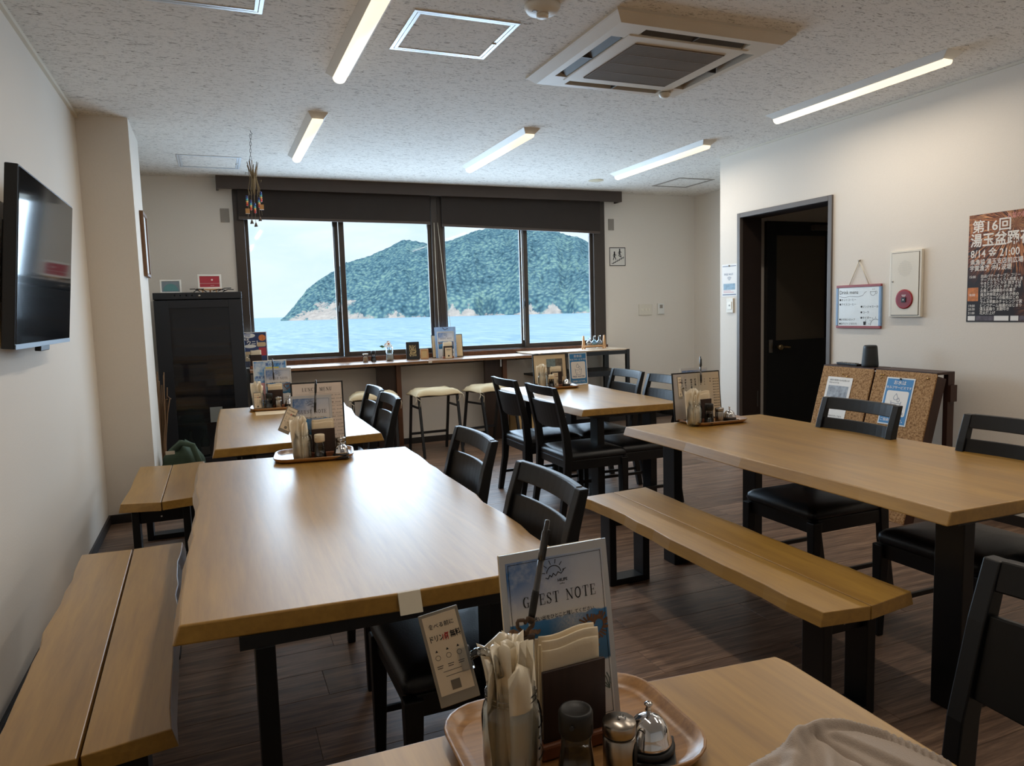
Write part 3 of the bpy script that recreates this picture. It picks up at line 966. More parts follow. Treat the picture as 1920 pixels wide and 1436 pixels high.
# ------------------------------------------------------------------ chairs (local: sitter faces +Y)
def make_chair():
    t = thing('dining_chair', '', 'chair', (0, 0, 0), 0, 'black wooden dining chairs with leatherette seats')
    for s in (-1, 1):
        x = s * .205
        # rear post: lower leg raked back, upper part leaning back
        p = MB()
        prof = [(-.055, 0, .036), (-.012, .24, .044), (.0, .42, .052), (-.014, .56, .046), (-.055, .74, .036), (-.088, .85, .028)]
        rings = []
        for y, z, d in prof:
            rings.append([(x - .017, y - d / 2, z), (x + .017, y - d / 2, z), (x + .017, y + d / 2, z), (x - .017, y + d / 2, z)])
        p.loft(rings).obj('rear_leg', M_blk, t, bevel=.003)
        q = MB()
        q.loft([[(x - s * .0 - .017 + s * .004, .392, 0), (x + .013 + s * .004, .392, 0), (x + .013 + s * .004, .422, 0), (x - .017 + s * .004, .422, 0)], [(x - .022, .374, .375), (x + .022, .374, .375), (x + .022, .424, .375), (x - .022, .424, .375)]])
        q.obj('front_leg', M_blk, t, bevel=.004)
        MB().box(x - .011, x + .011, .0, .39, .325, .385).obj('side_rail', M_blk, t, bevel=.003)
        MB().bar((x, -.03, .13), (x, .40, .13), .014, .02).obj('stretcher', M_blk, t, bevel=.002)
    MB().box(-.19, .19, .385, .407, .32, .385).obj('front_rail', M_blk, t, bevel=.003)
    MB().box(-.19, .19, -.012, .01, .335, .385).obj('back_rail', M_blk, t, bevel=.003)

    def curved(z0, z1, dep, bow, drop=0.0):
        m = MB()
        n = 10
        rings = []
        for i in range(n + 1):
            u = -1 + 2 * i / n
            x = u * .192
            off = -bow * (1 - u * u)

            def yb(z):
                return -.014 - (z - .56) / .18 * .041 if z < .74 else -.055 - (z - .74) / .11 * .033
            dz = drop * (1 - u * u)
            rings.append([(x, yb(z0) - dep / 2 + off, z0 - dz), (x, yb(z0) + dep / 2 + off, z0 - dz), (x, yb(z1) + dep / 2 + off, z1), (x, yb(z1) - dep / 2 + off, z1)])
        return m.loft(rings)
    curved(.795, .852, .022, .020).obj('top_rail', M_blk, t, bevel=.004)
    curved(.60, .752, .014, .022, .016).obj('backrest', M_blk, t, bevel=.003)
    # seat cushion with a soft crown
    n = 8
    rings = []
    for z, w in ((.385, .0), (.40, .004), (.418, .0), (.432, -.016), (.441, -.05), (.447, -.10), (.450, -.15)):
        rings.append([(sx_ * (1 if True else 0), sy_, z) for sx_, sy_ in [(a, b + .205) for a, b in rrect(-.215 - w, .215 + w, -.215 - w, .215 + w, max(.01, .03 + w * .1))]])
    MB().loft(rings, sm=True).obj('seat', M_leather, t)
    return t


chair = make_chair()
CH = [  # x, y, heading, label
    (.80, 1.90, 90, 'black chair at the middle left table, nearer one, behind the front guest note'),
    (.85, 2.69, 90, 'black chair at the middle left table, the farther of its two'),
    (2.765, 2.555, 90, 'black chair in front of the cork boards at the right table'),
    (2.785, 1.82, 90, 'black chair at the right table below the fireworks poster, cut by the frame'),
    (1.985, 4.79, -90, 'black chair seen from behind left of the rack table, the farther one'),
    (1.995, 4.19, -90, 'black chair seen from behind left of the rack table, the nearer one'),
    (2.845, 4.80, 90, 'black chair right of the rack table in front of the rack leg'),
    (2.815, 4.24, 90, 'black chair right of the rack table, half hidden by the wide menu'),
    (.885, 4.78, 90, 'black chair at the wine cooler table, the one nearer the window counter'),
    (.865, 4.25, 90, 'black chair at the wine cooler table, the one overlapping its neighbour in front'),
    (1.215, .66, 88, 'black chair at the nearest table, in the bottom right corner'),
]
for i, (x, y, a, lab) in enumerate(CH):
    if i == 0:
        chair.location, chair.rotation_euler.z = (x, y, 0), math.radians(a)
        chair['label'] = lab
    else:
        dup(chair, (x, y, 0), math.radians(a), lab)

# ------------------------------------------------------------------ bar stools with tied cushions
def make_stool():
    t = thing('bar_stool', '', 'stool', (0, 0, 0), 0, 'bar stools under the window counter')
    w, d, z = .20, .135, .585
    MB().box(-w, w, -d, d, z - .03, z - .006).obj('seat_frame', M_steel_blk, t, bevel=.002)
    for sx_ in (-1, 1):
        for sy_ in (-1, 1):
            MB().bar((sx_ * (w - .012), sy_ * (d + .10), 0), (sx_ * (w - .012), sy_ * (d - .012), z - .03), .022, .022).obj('leg', M_steel_blk, t)
        MB().bar((sx_ * (w - .012), -d - .0, z - .13), (sx_ * (w - .012), d + .0, z - .13), .014, .018).obj('side_bar', M_steel_blk, t)
    MB().bar((-w + .012, d + .07, .17), (w - .012, d + .07, .17), .022, .022, side=(0, 1, 0)).obj('foot_rest', M_steel_blk, t)
    n = 12
    V, F = [], []
    rnd = random.Random(3)
    for top in (0, 1):
        for i in range(n + 1):
            for j in range(n + 1):
                u, v = -1 + 2 * i / n, -1 + 2 * j / n
                e = max(abs(u), abs(v))
                th = .030 * (1 - e ** 4) + .006
                sag = -.02 * max(0, e - .75) / .25 + .006 * math.sin(u * 5 + 1) * math.cos(v * 4)
                V.append((u * (w + .025), v * (d + .03), z + (.004 + th if top else -.004) + sag + (.004 if not top else 0)))
    q = (n + 1) ** 2
    for i in range(n):
        for j in range(n):
            a = i * (n + 1) + j
            F.append((q + a, q + a + n + 1, q + a + n + 2, q + a + 1))
            F.append((a, a + 1, a + n + 2, a + n + 1))
    for i in range(n):
        for a, b in ((i, i + 1), (n * (n + 1) + i + 1, n * (n + 1) + i), ((i + 1) * (n + 1), i * (n + 1)), (i * (n + 1) + n, (i + 1) * (n + 1) + n)):
            F.append((b, a, q + a, q + b))
    MB().add(V, F, sm=True).obj('cushion', M_cush, t)
    for sx_ in (-1, 1):
        tie = MB()
        x, y = sx_ * (w + .012), -d - .012
        tie.tube([(x, y, z), (x + .01 * sx_, y - .012, z - .015), (x - .012, y - .014, z - .055), (x - .03, y - .016, z - .085)], .0035, 5)
        tie.tube([(x, y, z - .012), (x + .02 * sx_, y - .016, z - .02), (x + .028, y - .016, z - .06), (x + .02, y - .018, z - .11)], .0035, 5)
        tie.tube([(x - .018, y - .014, z - .02), (x, y - .02, z - .012), (x + .018, y - .014, z - .022)], .006, 5)
        tie.obj('tie', M_string, t)
    return t


st = make_stool()
st.location, st.rotation_euler.z = (1.90, 6.60, 0), math.radians(2)
st['label'] = 'black bar stool with beige tied cushion standing clear in the middle under the counter'
dup(st, (1.33, 6.62, 0), math.radians(-9), 'black bar stool with beige cushion half hidden behind the wine cooler table chairs')
dup(st, (2.47, 6.60, 0), math.radians(14), 'black bar stool with beige cushion behind the chairs of the rack table')

# ------------------------------------------------------------------ window counter and its supports
t = thing('window_counter', 'long narrow wooden counter shelf running below the window', 'counter', (1.66, 7.07, .868))
MB().box(.28 - 1.66, 1.915 - 1.66, -.235, .23, -.028, 0).obj('counter_board', M_counter, t, bevel=.004)
MB().box(1.918 - 1.66, 3.045 - 1.66, -.235, .23, -.028, 0).obj('counter_board', M_counter, t, bevel=.004)
MB().box(1.925 - 1.66, 1.96 - 1.66, -.238, -.235, -.022, -.006).obj('joint_plate', M_ivory, t)
for x in (1.44, 2.56):
    MB().box(x - 1.66, x + .19 - 1.66, -.09, -.06, -.868, -.028).obj('support_panel', M_dkwood, t)
    MB().box(x + .19 - 1.66, x + .235 - 1.66, -.12, .12, -.868, -.028).obj('support_post', M_redwood, t)
MB().box(2.72 - 1.66, 2.735 - 1.66, -.125, -.12, -.11, -.03).obj('bracket', M_alu, t)

# black rack with a wooden top
t = thing('shelf_rack', 'black steel shelf rack with a pale wooden top at the right end of the counter', 'rack', (3.615, 7.05, 0))
for sx_ in (-1, 1):
    for sy_ in (-1, 1):
        x, y = sx_ * .545, sy_ * .235
        wdt = .02 if sy_ < 0 else .03
        MB().box(x - wdt, x + wdt, y - .018, y + .018, 0, .88).obj('leg', M_steel_blk, t, bevel=.002)
for y in (-.235, .235):
    MB().box(-.525, .525, y - .015, y + .015, .828, .868).obj('top_bar', M_steel_blk, t, bevel=.002)
    MB().box(-.525, .525, y - .015, y + .015, .60, .655).obj('shelf_bar', M_steel_blk, t, bevel=.002)
MB().box(-.525, .525, -.22, .22, .635, .652).obj('shelf_board', M_steel_blk, t)
MB().box(-.525, .525, -.22, .22, .20, .215).obj('shelf_board', M_steel_blk, t)
MB().box(-.565, .565, -.252, .252, .872, .884).obj('top_board', wood('bleached_top', (196, 168, 136), (226, 204, 176), .35, 'X', .3), t, bevel=.002)
pp = MB().box(-.26, .26, -.13, .13, 0, .0008)
tag(pp.obj('paper_sheet', M_paper, None, (3.38, 6.915, .8845), rz=.06), 'white paper sheet lying on the left half of the rack top', 'paper')

# ------------------------------------------------------------------ wine cooler and what stands on it
t = thing('wine_cooler', 'tall black glass-fronted wine cooler in the back left corner', 'wine cooler', (-.098, 7.02, 0))
M_fr = mat('black_cooler_steel', (24, 26, 32), .4)
cb = MB().box(-.345, .345, .15, .29, .02, 1.50).box(-.345, -.30, -.29, .15, .02, 1.50).box(.30, .345, -.29, .15, .02, 1.50).box(-.30, .30, -.29, .15, .02, .10).box(-.30, .30, -.29, .15, 1.44, 1.50)
cb.obj('cabinet', M_fr, t)
MB().box(-.345, .345, -.335, .29, 1.503, 1.56).obj('control_panel', M_fr, t, bevel=.004)
dr = MB()
dr.box(-.343, -.23, -.335, -.294, .05, 1.495).box(.235, .343, -.335, -.294, .05, 1.495).box(-.23, .235, -.335, -.294, .05, .15).box(-.23, .235, -.335, -.294, 1.43, 1.495)
dr = dr.obj('door', M_fr, t, bevel=.003)
MB().box(-.23, .235, -.325, -.319, .15, 1.43).obj('door_glass', glassy('smoked_glass', (.62, .62, .66), 1.2, .10, (84, 86, 92)), dr)  # grey body puts faint room reflections into the glass colour
MB().box(-.30, .30, .14, .149, .10, 1.44).obj('interior', mat('cooler_inside', (110, 110, 112), .7), t)
for i, z in enumerate((.42, .52, .62, .72, .82, .92, 1.0, 1.1, 1.24)):
    s = MB().box(-.29, .29, -.26, .13, z, z + .006).box(-.29, .29, -.27, -.26, z, z + .022)
    s.box(-.29, -.03, -.268, -.264, z + .028, z + .032).box(.02, .29, -.268, -.264, z + .028, z + .032)
    s.obj('shelf', mat('cooler_shelf', (120, 104, 90), .6), t)
MB().box(.03, .13, -.336, -.3355, .45, .58).obj('price_note', mat('grey_note', (120, 124, 122), .7), t)
for x in (-.20, -.155, -.11, -.065):
    MB().lathe([(.006, 0), (.006, -.003), (.001, -.004)], 8, M=Matrix.Translation((x + .02, -.335, 1.535)) @ Matrix.Rotation(-PI / 2, 4, 'X') @ Matrix.Diagonal((1, 1, -1, 1))).obj('indicator', mat('white_lamp', (235, 240, 245), .3), t)
MB().lathe([(.010, 0), (.010, .004), (.001, .005)], 12, M=Matrix.Translation((.01, -.335, 1.53)) @ Matrix.Rotation(PI / 2, 4, 'X')).obj('lock', M_brush, t)


b0 = None
for x, y in ((-.14, -.18), (-.03, -.16), (.09, -.18), (.20, -.16)):
    if b0 is None:
        b0 = thing('wine_bottle', 'dim bottle standing at the bottom behind the dark glass of the wine cooler', 'bottle', (-.098 + x, 7.02 + y, .1), group='bottles inside the wine cooler')
        MB().lathe([(.036, 0), (.037, .005), (.037, .17), (.014, .21), (.013, .27), (.002, .27)], 16).obj('bottle_body', mat('dark_bottle', (60, 70, 50), .2), b0)
        MB().lathe([(.0375, .05), (.0375, .12)], 16, cap=False).obj('bottle_label', M_cream, b0)
    else:
        dup(b0, (-.098 + x, 7.02 + y, .1))


def picture_frame(name, label, loc, w, h, bw, dep, mframe, inner, rz=0, lean=0, group=None, cat='picture frame', mount=0):
    """upright frame in local XZ, facing -Y, bottom centre at loc"""
    t = thing(name, label, cat, loc, group=group, rot=(math.radians(-lean), 0, rz))
    f = MB()
    f.box(-w / 2, w / 2, 0, dep, 0, bw).box(-w / 2, w / 2, 0, dep, h - bw, h).box(-w / 2, -w / 2 + bw, 0, dep, bw, h - bw).box(w / 2 - bw, w / 2, 0, dep, bw, h - bw)
    f.obj('frame', mframe, t, bevel=.0015)
    p = MB().box(-w / 2 + bw, w / 2 - bw, dep * .4, dep * .9, bw, h - bw).obj('picture', inner, t)
    if mount:
        b = MB()
        for a0, a1, b0, b1 in ((-w / 2 + bw, w / 2 - bw, bw, bw + mount), (-w / 2 + bw, w / 2 - bw, h - bw - mount, h - bw), (-w / 2 + bw, -w / 2 + bw + mount, bw + mount, h - bw - mount), (w / 2 - bw - mount, w / 2 - bw, bw + mount, h - bw - mount)):
            b.box(a0, a1, dep * .3, dep * .4, b0, b1)
        b.obj('mat_board', M_paper, t)
    return t


M_wframe = mat('white_frame_wood', (244, 241, 234), .5, var=.02)
t = picture_frame('picture_frame', 'small white framed grey-blue picture standing on the left of the wine cooler', (-.31, 6.86, 1.56), .165, .118, .013, .014, M_wframe, mat('slate_print', (128, 140, 148), .6), lean=8)
MB().poly([(.058 * math.cos(a), .022 + .062 * math.sin(a)) for a in [PI * i / 16 for i in range(17)]], .004).obj('dome_print', mat('sea_green_print', (96, 146, 148), .6), t)
t = picture_frame('picture_frame', 'small white framed red sunset picture on a mini easel on the wine cooler', (.0, 6.86, 1.595), .19, .125, .015, .014, M_wframe, mat('crimson_print', (178, 52, 66), .6), lean=6)
mo = MB().poly([(.02 + .008 * math.cos(a), .078 + .008 * math.sin(a)) for a in [2 * PI * i / 14 for i in range(14)]], .004)
mo.rect(-.08, .08, .046, .048, .004).rect(.005, .035, .028, .030, .0038)
mo.obj('moon_print', mat('pale_print', (238, 214, 210), .6), t)
t = thing('mini_easel', 'small wooden easel holding the red sunset picture', 'easel', (.0, 6.86, 1.56))
MB().box(-.10, .10, -.016, .012, .022, .034).obj('ledge', M_pale, t, bevel=.002)
for x in (-.06, .05):
    MB().bar((x, -.014, 0), (x, -.004, .024), .012, .008).obj('leg', M_pale, t)
MB().bar((0, .06, 0), (0, .034, .11), .012, .008).obj('leg', M_pale, t)
tw = MB()
for a, b in (((-.13, -.03, .004), (-.05, .01, .03)), ((-.11, .0, .03), (-.03, -.02, .004)), ((.06, -.02, .008), (.17, .02, .035)), ((.10, 0, .004), (.19, -.01, .02)), ((.02, -.03, .01), (.12, -.02, .016)), ((-.16, .01, .03), (-.08, -.02, .006))):
    a, b = Vector(a), Vector(b)
    tw.tube([a, (a + b) / 2 + Vector((0, 0, .012)), b], .004, 5)
tag(tw.obj('dried_twigs', mat('dark_twig', (34, 28, 26), .8), None, (0, 6.80, 1.562)), 'dark dried twigs laid around the small easel on the wine cooler', 'twigs')

# dried branch bundle between the pillar and the cooler, and the green bag
bm_ = MB()
rnd = random.Random(5)
for i in range(12):
    x0, y0 = rnd.uniform(-.02, .02), rnd.uniform(-.03, .03)
    bm_.tube([(x0 * .4, y0 * .4, 0), (x0, y0, .35), (x0 * 2 + .02, y0 * 1.5, .62 + rnd.uniform(-.1, .14)), (x0 * 3 + .03, y0 * 2, .80 + rnd.uniform(-.12, .14))], .010, 6, r2=.004)
tag(bm_.obj('dried_branches', mat('dry_bark', (120, 92, 66), .9), None, (-.425, 6.30, 0)), 'bundle of dried brown branches standing between pillar and wine cooler', 'dried branches')
t = thing('tote_bag', 'crumpled dark green bag on the floor beside the wine cooler', 'bag', (-.26, 5.78, 0))
rings = []
rnd = random.Random(11)
for k in range(15):
    z = .44 * k / 14
    r = (.15 - .03 * (k / 14)) * (1 if k < 11 else 1 - ((k - 10) / 4) ** 2 * .85)
    rings.append([(r * 1.05 * math.cos(a) * (1 + .10 * math.sin(5 * a + k * .3) + rnd.uniform(-.03, .03)), r * .8 * math.sin(a) * (1 + .1 * math.cos(4 * a + k * .5)), z + .02 * math.sin(3 * a) * (k / 14)) for a in [2 * PI * i / 24 for i in range(24)]])
MB().loft(rings, sm=True).obj('bag_body', mat('dark_green_cloth', (58, 72, 54), .9, bump=.3, bscale=60, var=.2), t)
hd = MB()
hd.tube([(-.05, -.06, .40), (0, -.10, .45), (.07, -.13, .43), (.11, -.14, .30), (.14, -.13, .16)], .022, 8)
hd.obj('strap', mat('dark_green_cloth', (58, 72, 54), .9), t)
MB().box(-.11, -.05, -.115, -.110, .375, .40).obj('label_patch', mat('pale_patch', (200, 184, 160), .8), t)

# picture on the pillar's side
t = picture_frame('wall_picture', 'brown wooden framed picture hanging on the side of the pillar', (-.395, 5.84, 1.645), .30, .45, .022, .024, wood('frame_brown', (96, 66, 42), (138, 100, 66), .5, 'Z'), M_paper, rz=PI / 2)

# ------------------------------------------------------------------ television on the left wall
t = thing('television', 'large flat black television hung on the left wall, tilted down', 'television', (-.60, 3.378, 1.555), rot=(math.radians(5.6), 0, PI / 2))
MB().box(-.50, .50, -.012, .028, -.308, .308).obj('casing', mat('tv_casing', (16, 17, 20), .35), t, bevel=.004)
MB().box(-.492, .492, -.0145, -.0125, -.290, .300).obj('screen', mat('tv_screen', (9, 11, 15), .06, spec=.7), t)
MB().box(-.50, .50, -.0150, -.012, -.308, -.292).obj('lower_bezel', mat('grey_bezel', (86, 92, 100), .35, .4), t)
MB().box(-.26, -.10 + .0, -.010, .012, -.33, -.308, Matrix.Translation((.18, 0, 0))).obj('receiver', M_dark, t, bevel=.003)
MB().box(-.2, .2, .028, .098, -.15, .15).obj('wall_mount', M_dark, t)

# ------------------------------------------------------------------ right wall (panels face -X)
RZ = -PI / 2
t = thing('poster', 'tall dark fireworks festival poster with white Japanese lettering on the right wall', 'poster', (XR - .001, 2.823, 1.182), RZ)


def _fire(t):
    v = t.n('ShaderNodeTexCoord').outputs['Object']
    def burst(cx, cz, rad, sc, seed):
        sp = t.n('ShaderNodeSeparateXYZ', Vector=t.n('ShaderNodeVectorMath', _operation='SUBTRACT', **{'0': v, '1': (cx, 0, cz)}).outputs[0])
        a = t.math('ARCTAN2', sp.outputs[2], sp.outputs[0])
        r = t.math('SQRT', t.math('ADD', t.math('MULTIPLY', sp.outputs[0], sp.outputs[0]), t.math('MULTIPLY', sp.outputs[2], sp.outputs[2])))
        cv = t.n('ShaderNodeCombineXYZ', X=t.math('MULTIPLY', a, sc), Y=t.math('MULTIPLY', r, 9.0), Z=seed)
        st_ = t.ramp(t.noise(cv.outputs[0], 1.0, 4, .7), [(.44, (0, 0, 0)), (.62, (1, 1, 1))])
        fall = t.ramp(t.math('DIVIDE', r, rad), [(0, (1, 1, 1)), (.75, (.75, .75, .75)), (1, (0, 0, 0))])
        return t.math('MULTIPLY', st_, fall)
    b = t.math('MAXIMUM', burst(.06, .56, .42, 26, 1), t.math('MAXIMUM', burst(.19, .08, .13, 22, 5), burst(-.2, .62, .2, 24, 9)))
    c = t.ramp(b, [(0, lin((26, 20, 20))), (.35, lin((122, 62, 34))), (.75, lin((206, 132, 78))), (1, lin((240, 204, 150)))])
    z = t.n('ShaderNodeSeparateXYZ', Vector=v).outputs[2]
    low = t.math('MULTIPLY', t.ramp(z, [(.26, (1, 1, 1)), (.34, (0, 0, 0))]), .72)
    return t.mix(low, c, lin((34, 26, 28)))


MB().box(-.215, .215, -.0012, 0, 0, .635).obj('poster_sheet', custom('fireworks_print', _fire, .35, .5), t)
tx = MB()
tx.text('第16回', -.195, .535, .078, bold=.015)
tx.text('湯玉盆踊花火', -.203, .452, .084, bold=.02, sx=.86)
tx.obj('title_lettering', mat('white_ink', (240, 234, 226), .6), t)
tx = MB()
tx.text('8/14 金 21:00', -.20, .383, .062, bold=.012, sx=.84)
tx.text('県漁協 湯玉支店前広場', -.20, .342, .036, bold=.012, sx=.84)
tx.text('宇賀漁港 沖防波堤', -.203, .306, .036, bold=.012, sx=.84)
tx.obj('place_lettering', mat('white_ink', (240, 234, 226), .6), t)
tx = MB()
rows = [(.262, '15:00', '出店バザーオープン フリー'), (.240, '', 'テーブルもたくさん用意しま'), (.219, '', 'やきとり たこやき 焼きそば'), (.198, '', 'フランクフルト ポテト かき'), (.177, '', 'お楽しみ抽選会のお菓子'), (.154, '18:00', '湯玉海岸花火による子供の'), (.133, '', 'ビンゴカードの販売はじめ'), (.111, '', 'ラムネ早飲みチャレンジで賞'), (.089, '19:00', 'ビンゴゲーム抽選のはじまり'), (.0685, '20:30', '湯玉盆踊り 太鼓叩き'), (.046, '21:00', '花火打上げ')]
for z, a, b in rows:
    if a:
        tx.text(a, -.205, z, .021, bold=.01, sx=.9)
    tx.text(b, -.133, z, .022, bold=.01, sx=.86)
tx.obj('schedule_lettering', mat('white_ink', (240, 234, 226), .6), t)
MB().text('お盆の前に', .01, .595, .034, bold=.01, sx=.8).obj('pink_lettering', mat('pink_ink', (224, 150, 140), .6), t)
MB().rect(-.205, -.16, .008, .036, -.0014).rect(-.045, .04, .008, .036, -.0014).rect(.05, .095, .008, .036, -.0014).obj('white_boxes', M_paper, t)
MB().rect(-.155, -.05, .008, .036, -.0014).rect(.10, .20, .008, .036, -.0014).obj('photo_strip', mat('strip_print', (92, 84, 92), .6, var=.4, vscale=(40, 40, 40)), t)
MB().rect(-.21, -.145, .125, .205, -.0014).obj('lantern_print', mat('lantern_orange', (206, 124, 66), .6, var=.35, vscale=(30, 30, 30)), t)

t = thing('fire_alarm', 'white fire alarm cabinet with round red call button and dotted speaker holes', 'fire alarm', (XR - .001, 3.45, 1.213), RZ)
MB().box(-.119, .119, -.022, 0, 0, .437).obj('cabinet_box', M_ivory, t, bevel=.004)
dd = MB().box(-.101, .101, -.0255, -.0222, .014, .420).obj('door', M_ivory, t, bevel=.0015)
MB().box(-.104, .104, -.0224, -.0218, .011, .423).obj('door_gap', M_dark, t)
ho = MB()
for i in range(-7, 8):
    for j in range(-7, 8):
        if i * i + j * j < 52:
            ho.lathe([(.0013, 0), (.0013, .0006)], 6, M=Matrix.Translation((.0 + i * .0072, -.0255, .318 + j * .0072)) @ Matrix.Rotation(PI / 2, 4, 'X'))
tag(ho.obj('speaker_holes', M_greyp, dd), kind='stuff')
RX = Matrix.Rotation(PI / 2, 4, 'X')
MB().lathe([(.064, 0), (.064, .004), (.058, .006)], 32, M=Matrix.Translation((.0, -.0255, .118)) @ RX).obj('red_ring', M_red, dd)
MB().lathe([(.050, 0), (.050, .0065)], 28, M=Matrix.Translation((.0, -.0255, .118)) @ RX).obj('red_plate', mat('deep_red', (128, 12, 24), .4), dd)
MB().box(-.017, .017, -.036, -.031, .098, .130).obj('call_button', M_dark, dd, bevel=.002)
MB().box(-.004, .004, -.0375, -.036, .110, .118).rect(-.016, .016, .142, .146, -.0325).rect(-.01, .01, .135, .138, -.0325).obj('button_mark', M_paper, dd)
MB().lathe([(.005, 0), (.005, .004)], 10, M=Matrix.Translation((-.092, -.0255, .235)) @ RX).obj('keyhole', M_greyp, dd)

t = thing('whiteboard', 'small hanging whiteboard drink menu with red and blue edges beside the door', 'whiteboard', (XR - .001, 3.833, 1.14), RZ)
MB().box(-.19, .19, -.012, 0, 0, .295).obj('board', mat('whiteboard_face', (226, 232, 232), .25), t, bevel=.002)
for z_ in (-.006, .284):
    MB().box(-.192, .192, -.016, .0, z_, z_ + .018).obj('red_edge', mat('brick_red_plastic', (150, 62, 62), .4), t, bevel=.003)
for x_ in (-.194, .174):
    MB().box(x_, x_ + .02, -.0155, .0, .012, .284).obj('blue_edge', mat('steel_blue_plastic', (128, 158, 192), .4), t, bevel=.003)
w = MB()
w.text('Drink menu', -.165, .238, .038, y=-.0126, sx=.9)
w.stroke([(-.165, .222), (-.12, .214), (-.07, .222), (0, .216), (.04, .226), (.06, .248), (.072, .252)], .002, -.0126)
w.text('●ホットコーヒー', -.165, .190, .019, y=-.0126)
w.text('●アイスコーヒー', -.165, .158, .019, y=-.0126)
w.text('●ジンジャエール', .022, .140, .019, y=-.0126)
w.text('●コーラ', .022, .100, .019, y=-.0126)
w.text('●サイダー', .022, .062, .019, y=-.0126)
w.text('●かき氷シロップ', -.165, .050, .018, y=-.0126)
w.text('●あり〼くさまたち', -.165, .020, .018, y=-.0126)
w.obj('handwriting', M_ink, t)
w = MB()
w.stroke(arc(.125, .245, .022, PI * .9, PI * 2.1), .002, -.0126).stroke([(.102, .249), (.148, .249)], .002, -.0126).stroke(arc(.15, .243, .009, -PI / 2, PI / 2, 6), .002, -.0126)
w.stroke([(.12, .262), (.124, .27)], .002, -.0126).stroke([(.132, .262), (.136, .27)], .002, -.0126)
w.obj('cup_drawing', M_ink, t)
w = MB()
w.poly([(.05, .018), (.068, .018), (.072, .042), (.048, .042)], -.0126).stroke([(.062, .04), (.072, .056)], .002, -.0126)
w.obj('glass_drawing', M_ink, t)
w = MB()
w.stroke(arc(.15, .018, .042, PI * .3, PI, 10), .0025, -.0126)
for a in (.5, .65, .8, .95):
    w.stroke([(.15 + .048 * math.cos(PI * a), .018 + .048 * math.sin(PI * a)), (.15 + .058 * math.cos(PI * a), .018 + .058 * math.sin(PI * a))], .002, -.0126)
w.obj('sun_drawing', M_ink, t)
cdm = MB().tube([(-.085, -.006, .300), (.0, -.006, .470)], .0028, 6).tube([(.085, -.006, .300), (.0, -.006, .470)], .0028, 6)
cdm.obj('hanging_string', M_string, t)
MB().lathe([(.006, 0), (.006, .014), (.002, .016)], 10, M=Matrix.Translation((0, -.001, .471)) @ RX).obj('hook', M_brush, t)

t = thing('notice', 'small pinned free wifi notice at the corner of the right wall', 'notice', (XR - .001, 5.233, 1.40), RZ)
MB().box(-.10, .10, -.001, 0, 0, .283).obj('notice_sheet', M_paper, t)
n_ = MB().text('FREE Wi-Fi', -.07, .185, .026)
for a in (.012, .024, .036):
    n_.stroke(arc(0, .135, a, PI * .25, PI * .75, 6), .004)
n_.rect(-.09, .09, .262, .268).rect(-.09, .09, .012, .020)
n_.obj('lettering', mat('blue_grey_ink', (108, 122, 148), .7), t)
MB().rect(-.078, .078, .058, .112).obj('photo_print', mat('sea_photo', (132, 160, 178), .6, var=.3, vscale=(30, 30, 30)), t)
MB().rect(-.078, .06, .034, .039).rect(-.078, .02, .046, .050).obj('red_lines', mat('pink_line', (206, 150, 156), .7), t)
MB().lathe([(.008, 0), (.008, .006), (.002, .008)], 10, M=Matrix.Translation((0, -.001, .268)) @ RX).obj('pin', M_greyp, t)
t = thing('wall_switch', 'narrow ivory wall switch below the wifi notice', 'switch', (XR - .001, 5.215, 1.255), RZ)
MB().box(-.044, .044, -.012, 0, 0, .128).obj('plate', M_ivory, t, bevel=.003)
MB().box(-.026, .026, -.016, -.012, .03, .098).obj('rocker', mat('warm_white_plastic', (232, 224, 206), .4), t, bevel=.002)
MB().box(-.008, .008, -.0175, -.016, .058, .072).obj('indicator', M_greyp, t)

# ------------------------------------------------------------------ window wall plates
t = thing('stairs_sign', 'square stairs pictogram sign with two walking figures, right of the window', 'sign', (4.375, YW - .001, 1.81))
MB().box(-.106, .106, -.004, 0, 0, .211).obj('sign_plate', mat('sign_white', (220, 216, 208), .5), t)
p = MB()
p.rect(-.106, .106, .203, .211, -.0046).rect(-.106, .106, 0, .008, -.0046).rect(-.106, -.098, 0, .211, -.0046).rect(.098, .106, 0, .211, -.0046)
for i in range(6):
    x, z = -.078 + i * .026, .024 + i * .0125
    p.rect(x, x + .03, z, z + .008, -.0046).rect(x + .024, x + .032, z, z + .02, -.0046)
for x, z, s in ((-.040, .068, 1), (.030, .100, -1)):
    p.poly([(x + .009 * math.cos(a), z + .088 + .009 * math.sin(a)) for a in [2 * PI * i / 10 for i in range(10)]], -.0046)
    p.stroke([(x, z + .078), (x, z + .036)], .016, -.0046).stroke([(x, z + .04), (x - .012, z + .018), (x - .016 * s, z)], .009, -.0046)
    p.stroke([(x, z + .04), (x + .013, z + .02), (x + .018, z + .004)], .009, -.0046).stroke([(x, z + .074), (x - .018, z + .05), (x - .012, z + .036)], .006, -.0046).stroke([(x, z + .074), (x + .017, z + .052), (x + .024, z + .058)], .006, -.0046)
p.obj('pictogram', M_ink, t)
t = thing('switch_plate', 'wide ivory three-switch plate on the window wall', 'switch', (4.745, YW - .001, 1.232))
MB().box(-.092, .092, -.010, 0, 0, .128).obj('plate', M_ivory, t, bevel=.003)
for x in (-.045, 0, .045):
    MB().box(x - .012, x + .012, -.014, -.010, .05, .08).obj('switch_button', mat('warm_white_plastic', (232, 224, 206), .4), t, bevel=.002)
t = thing('thermostat', 'small white controller beside the three-switch plate', 'controller', (4.955, YW - .001, 1.238))
MB().box(-.043, .043, -.022, 0, 0, .128).obj('casing', M_white, t, bevel=.004)
MB().box(-.02, .02, -.024, -.022, .07, .11).obj('display', M_greyp, t)
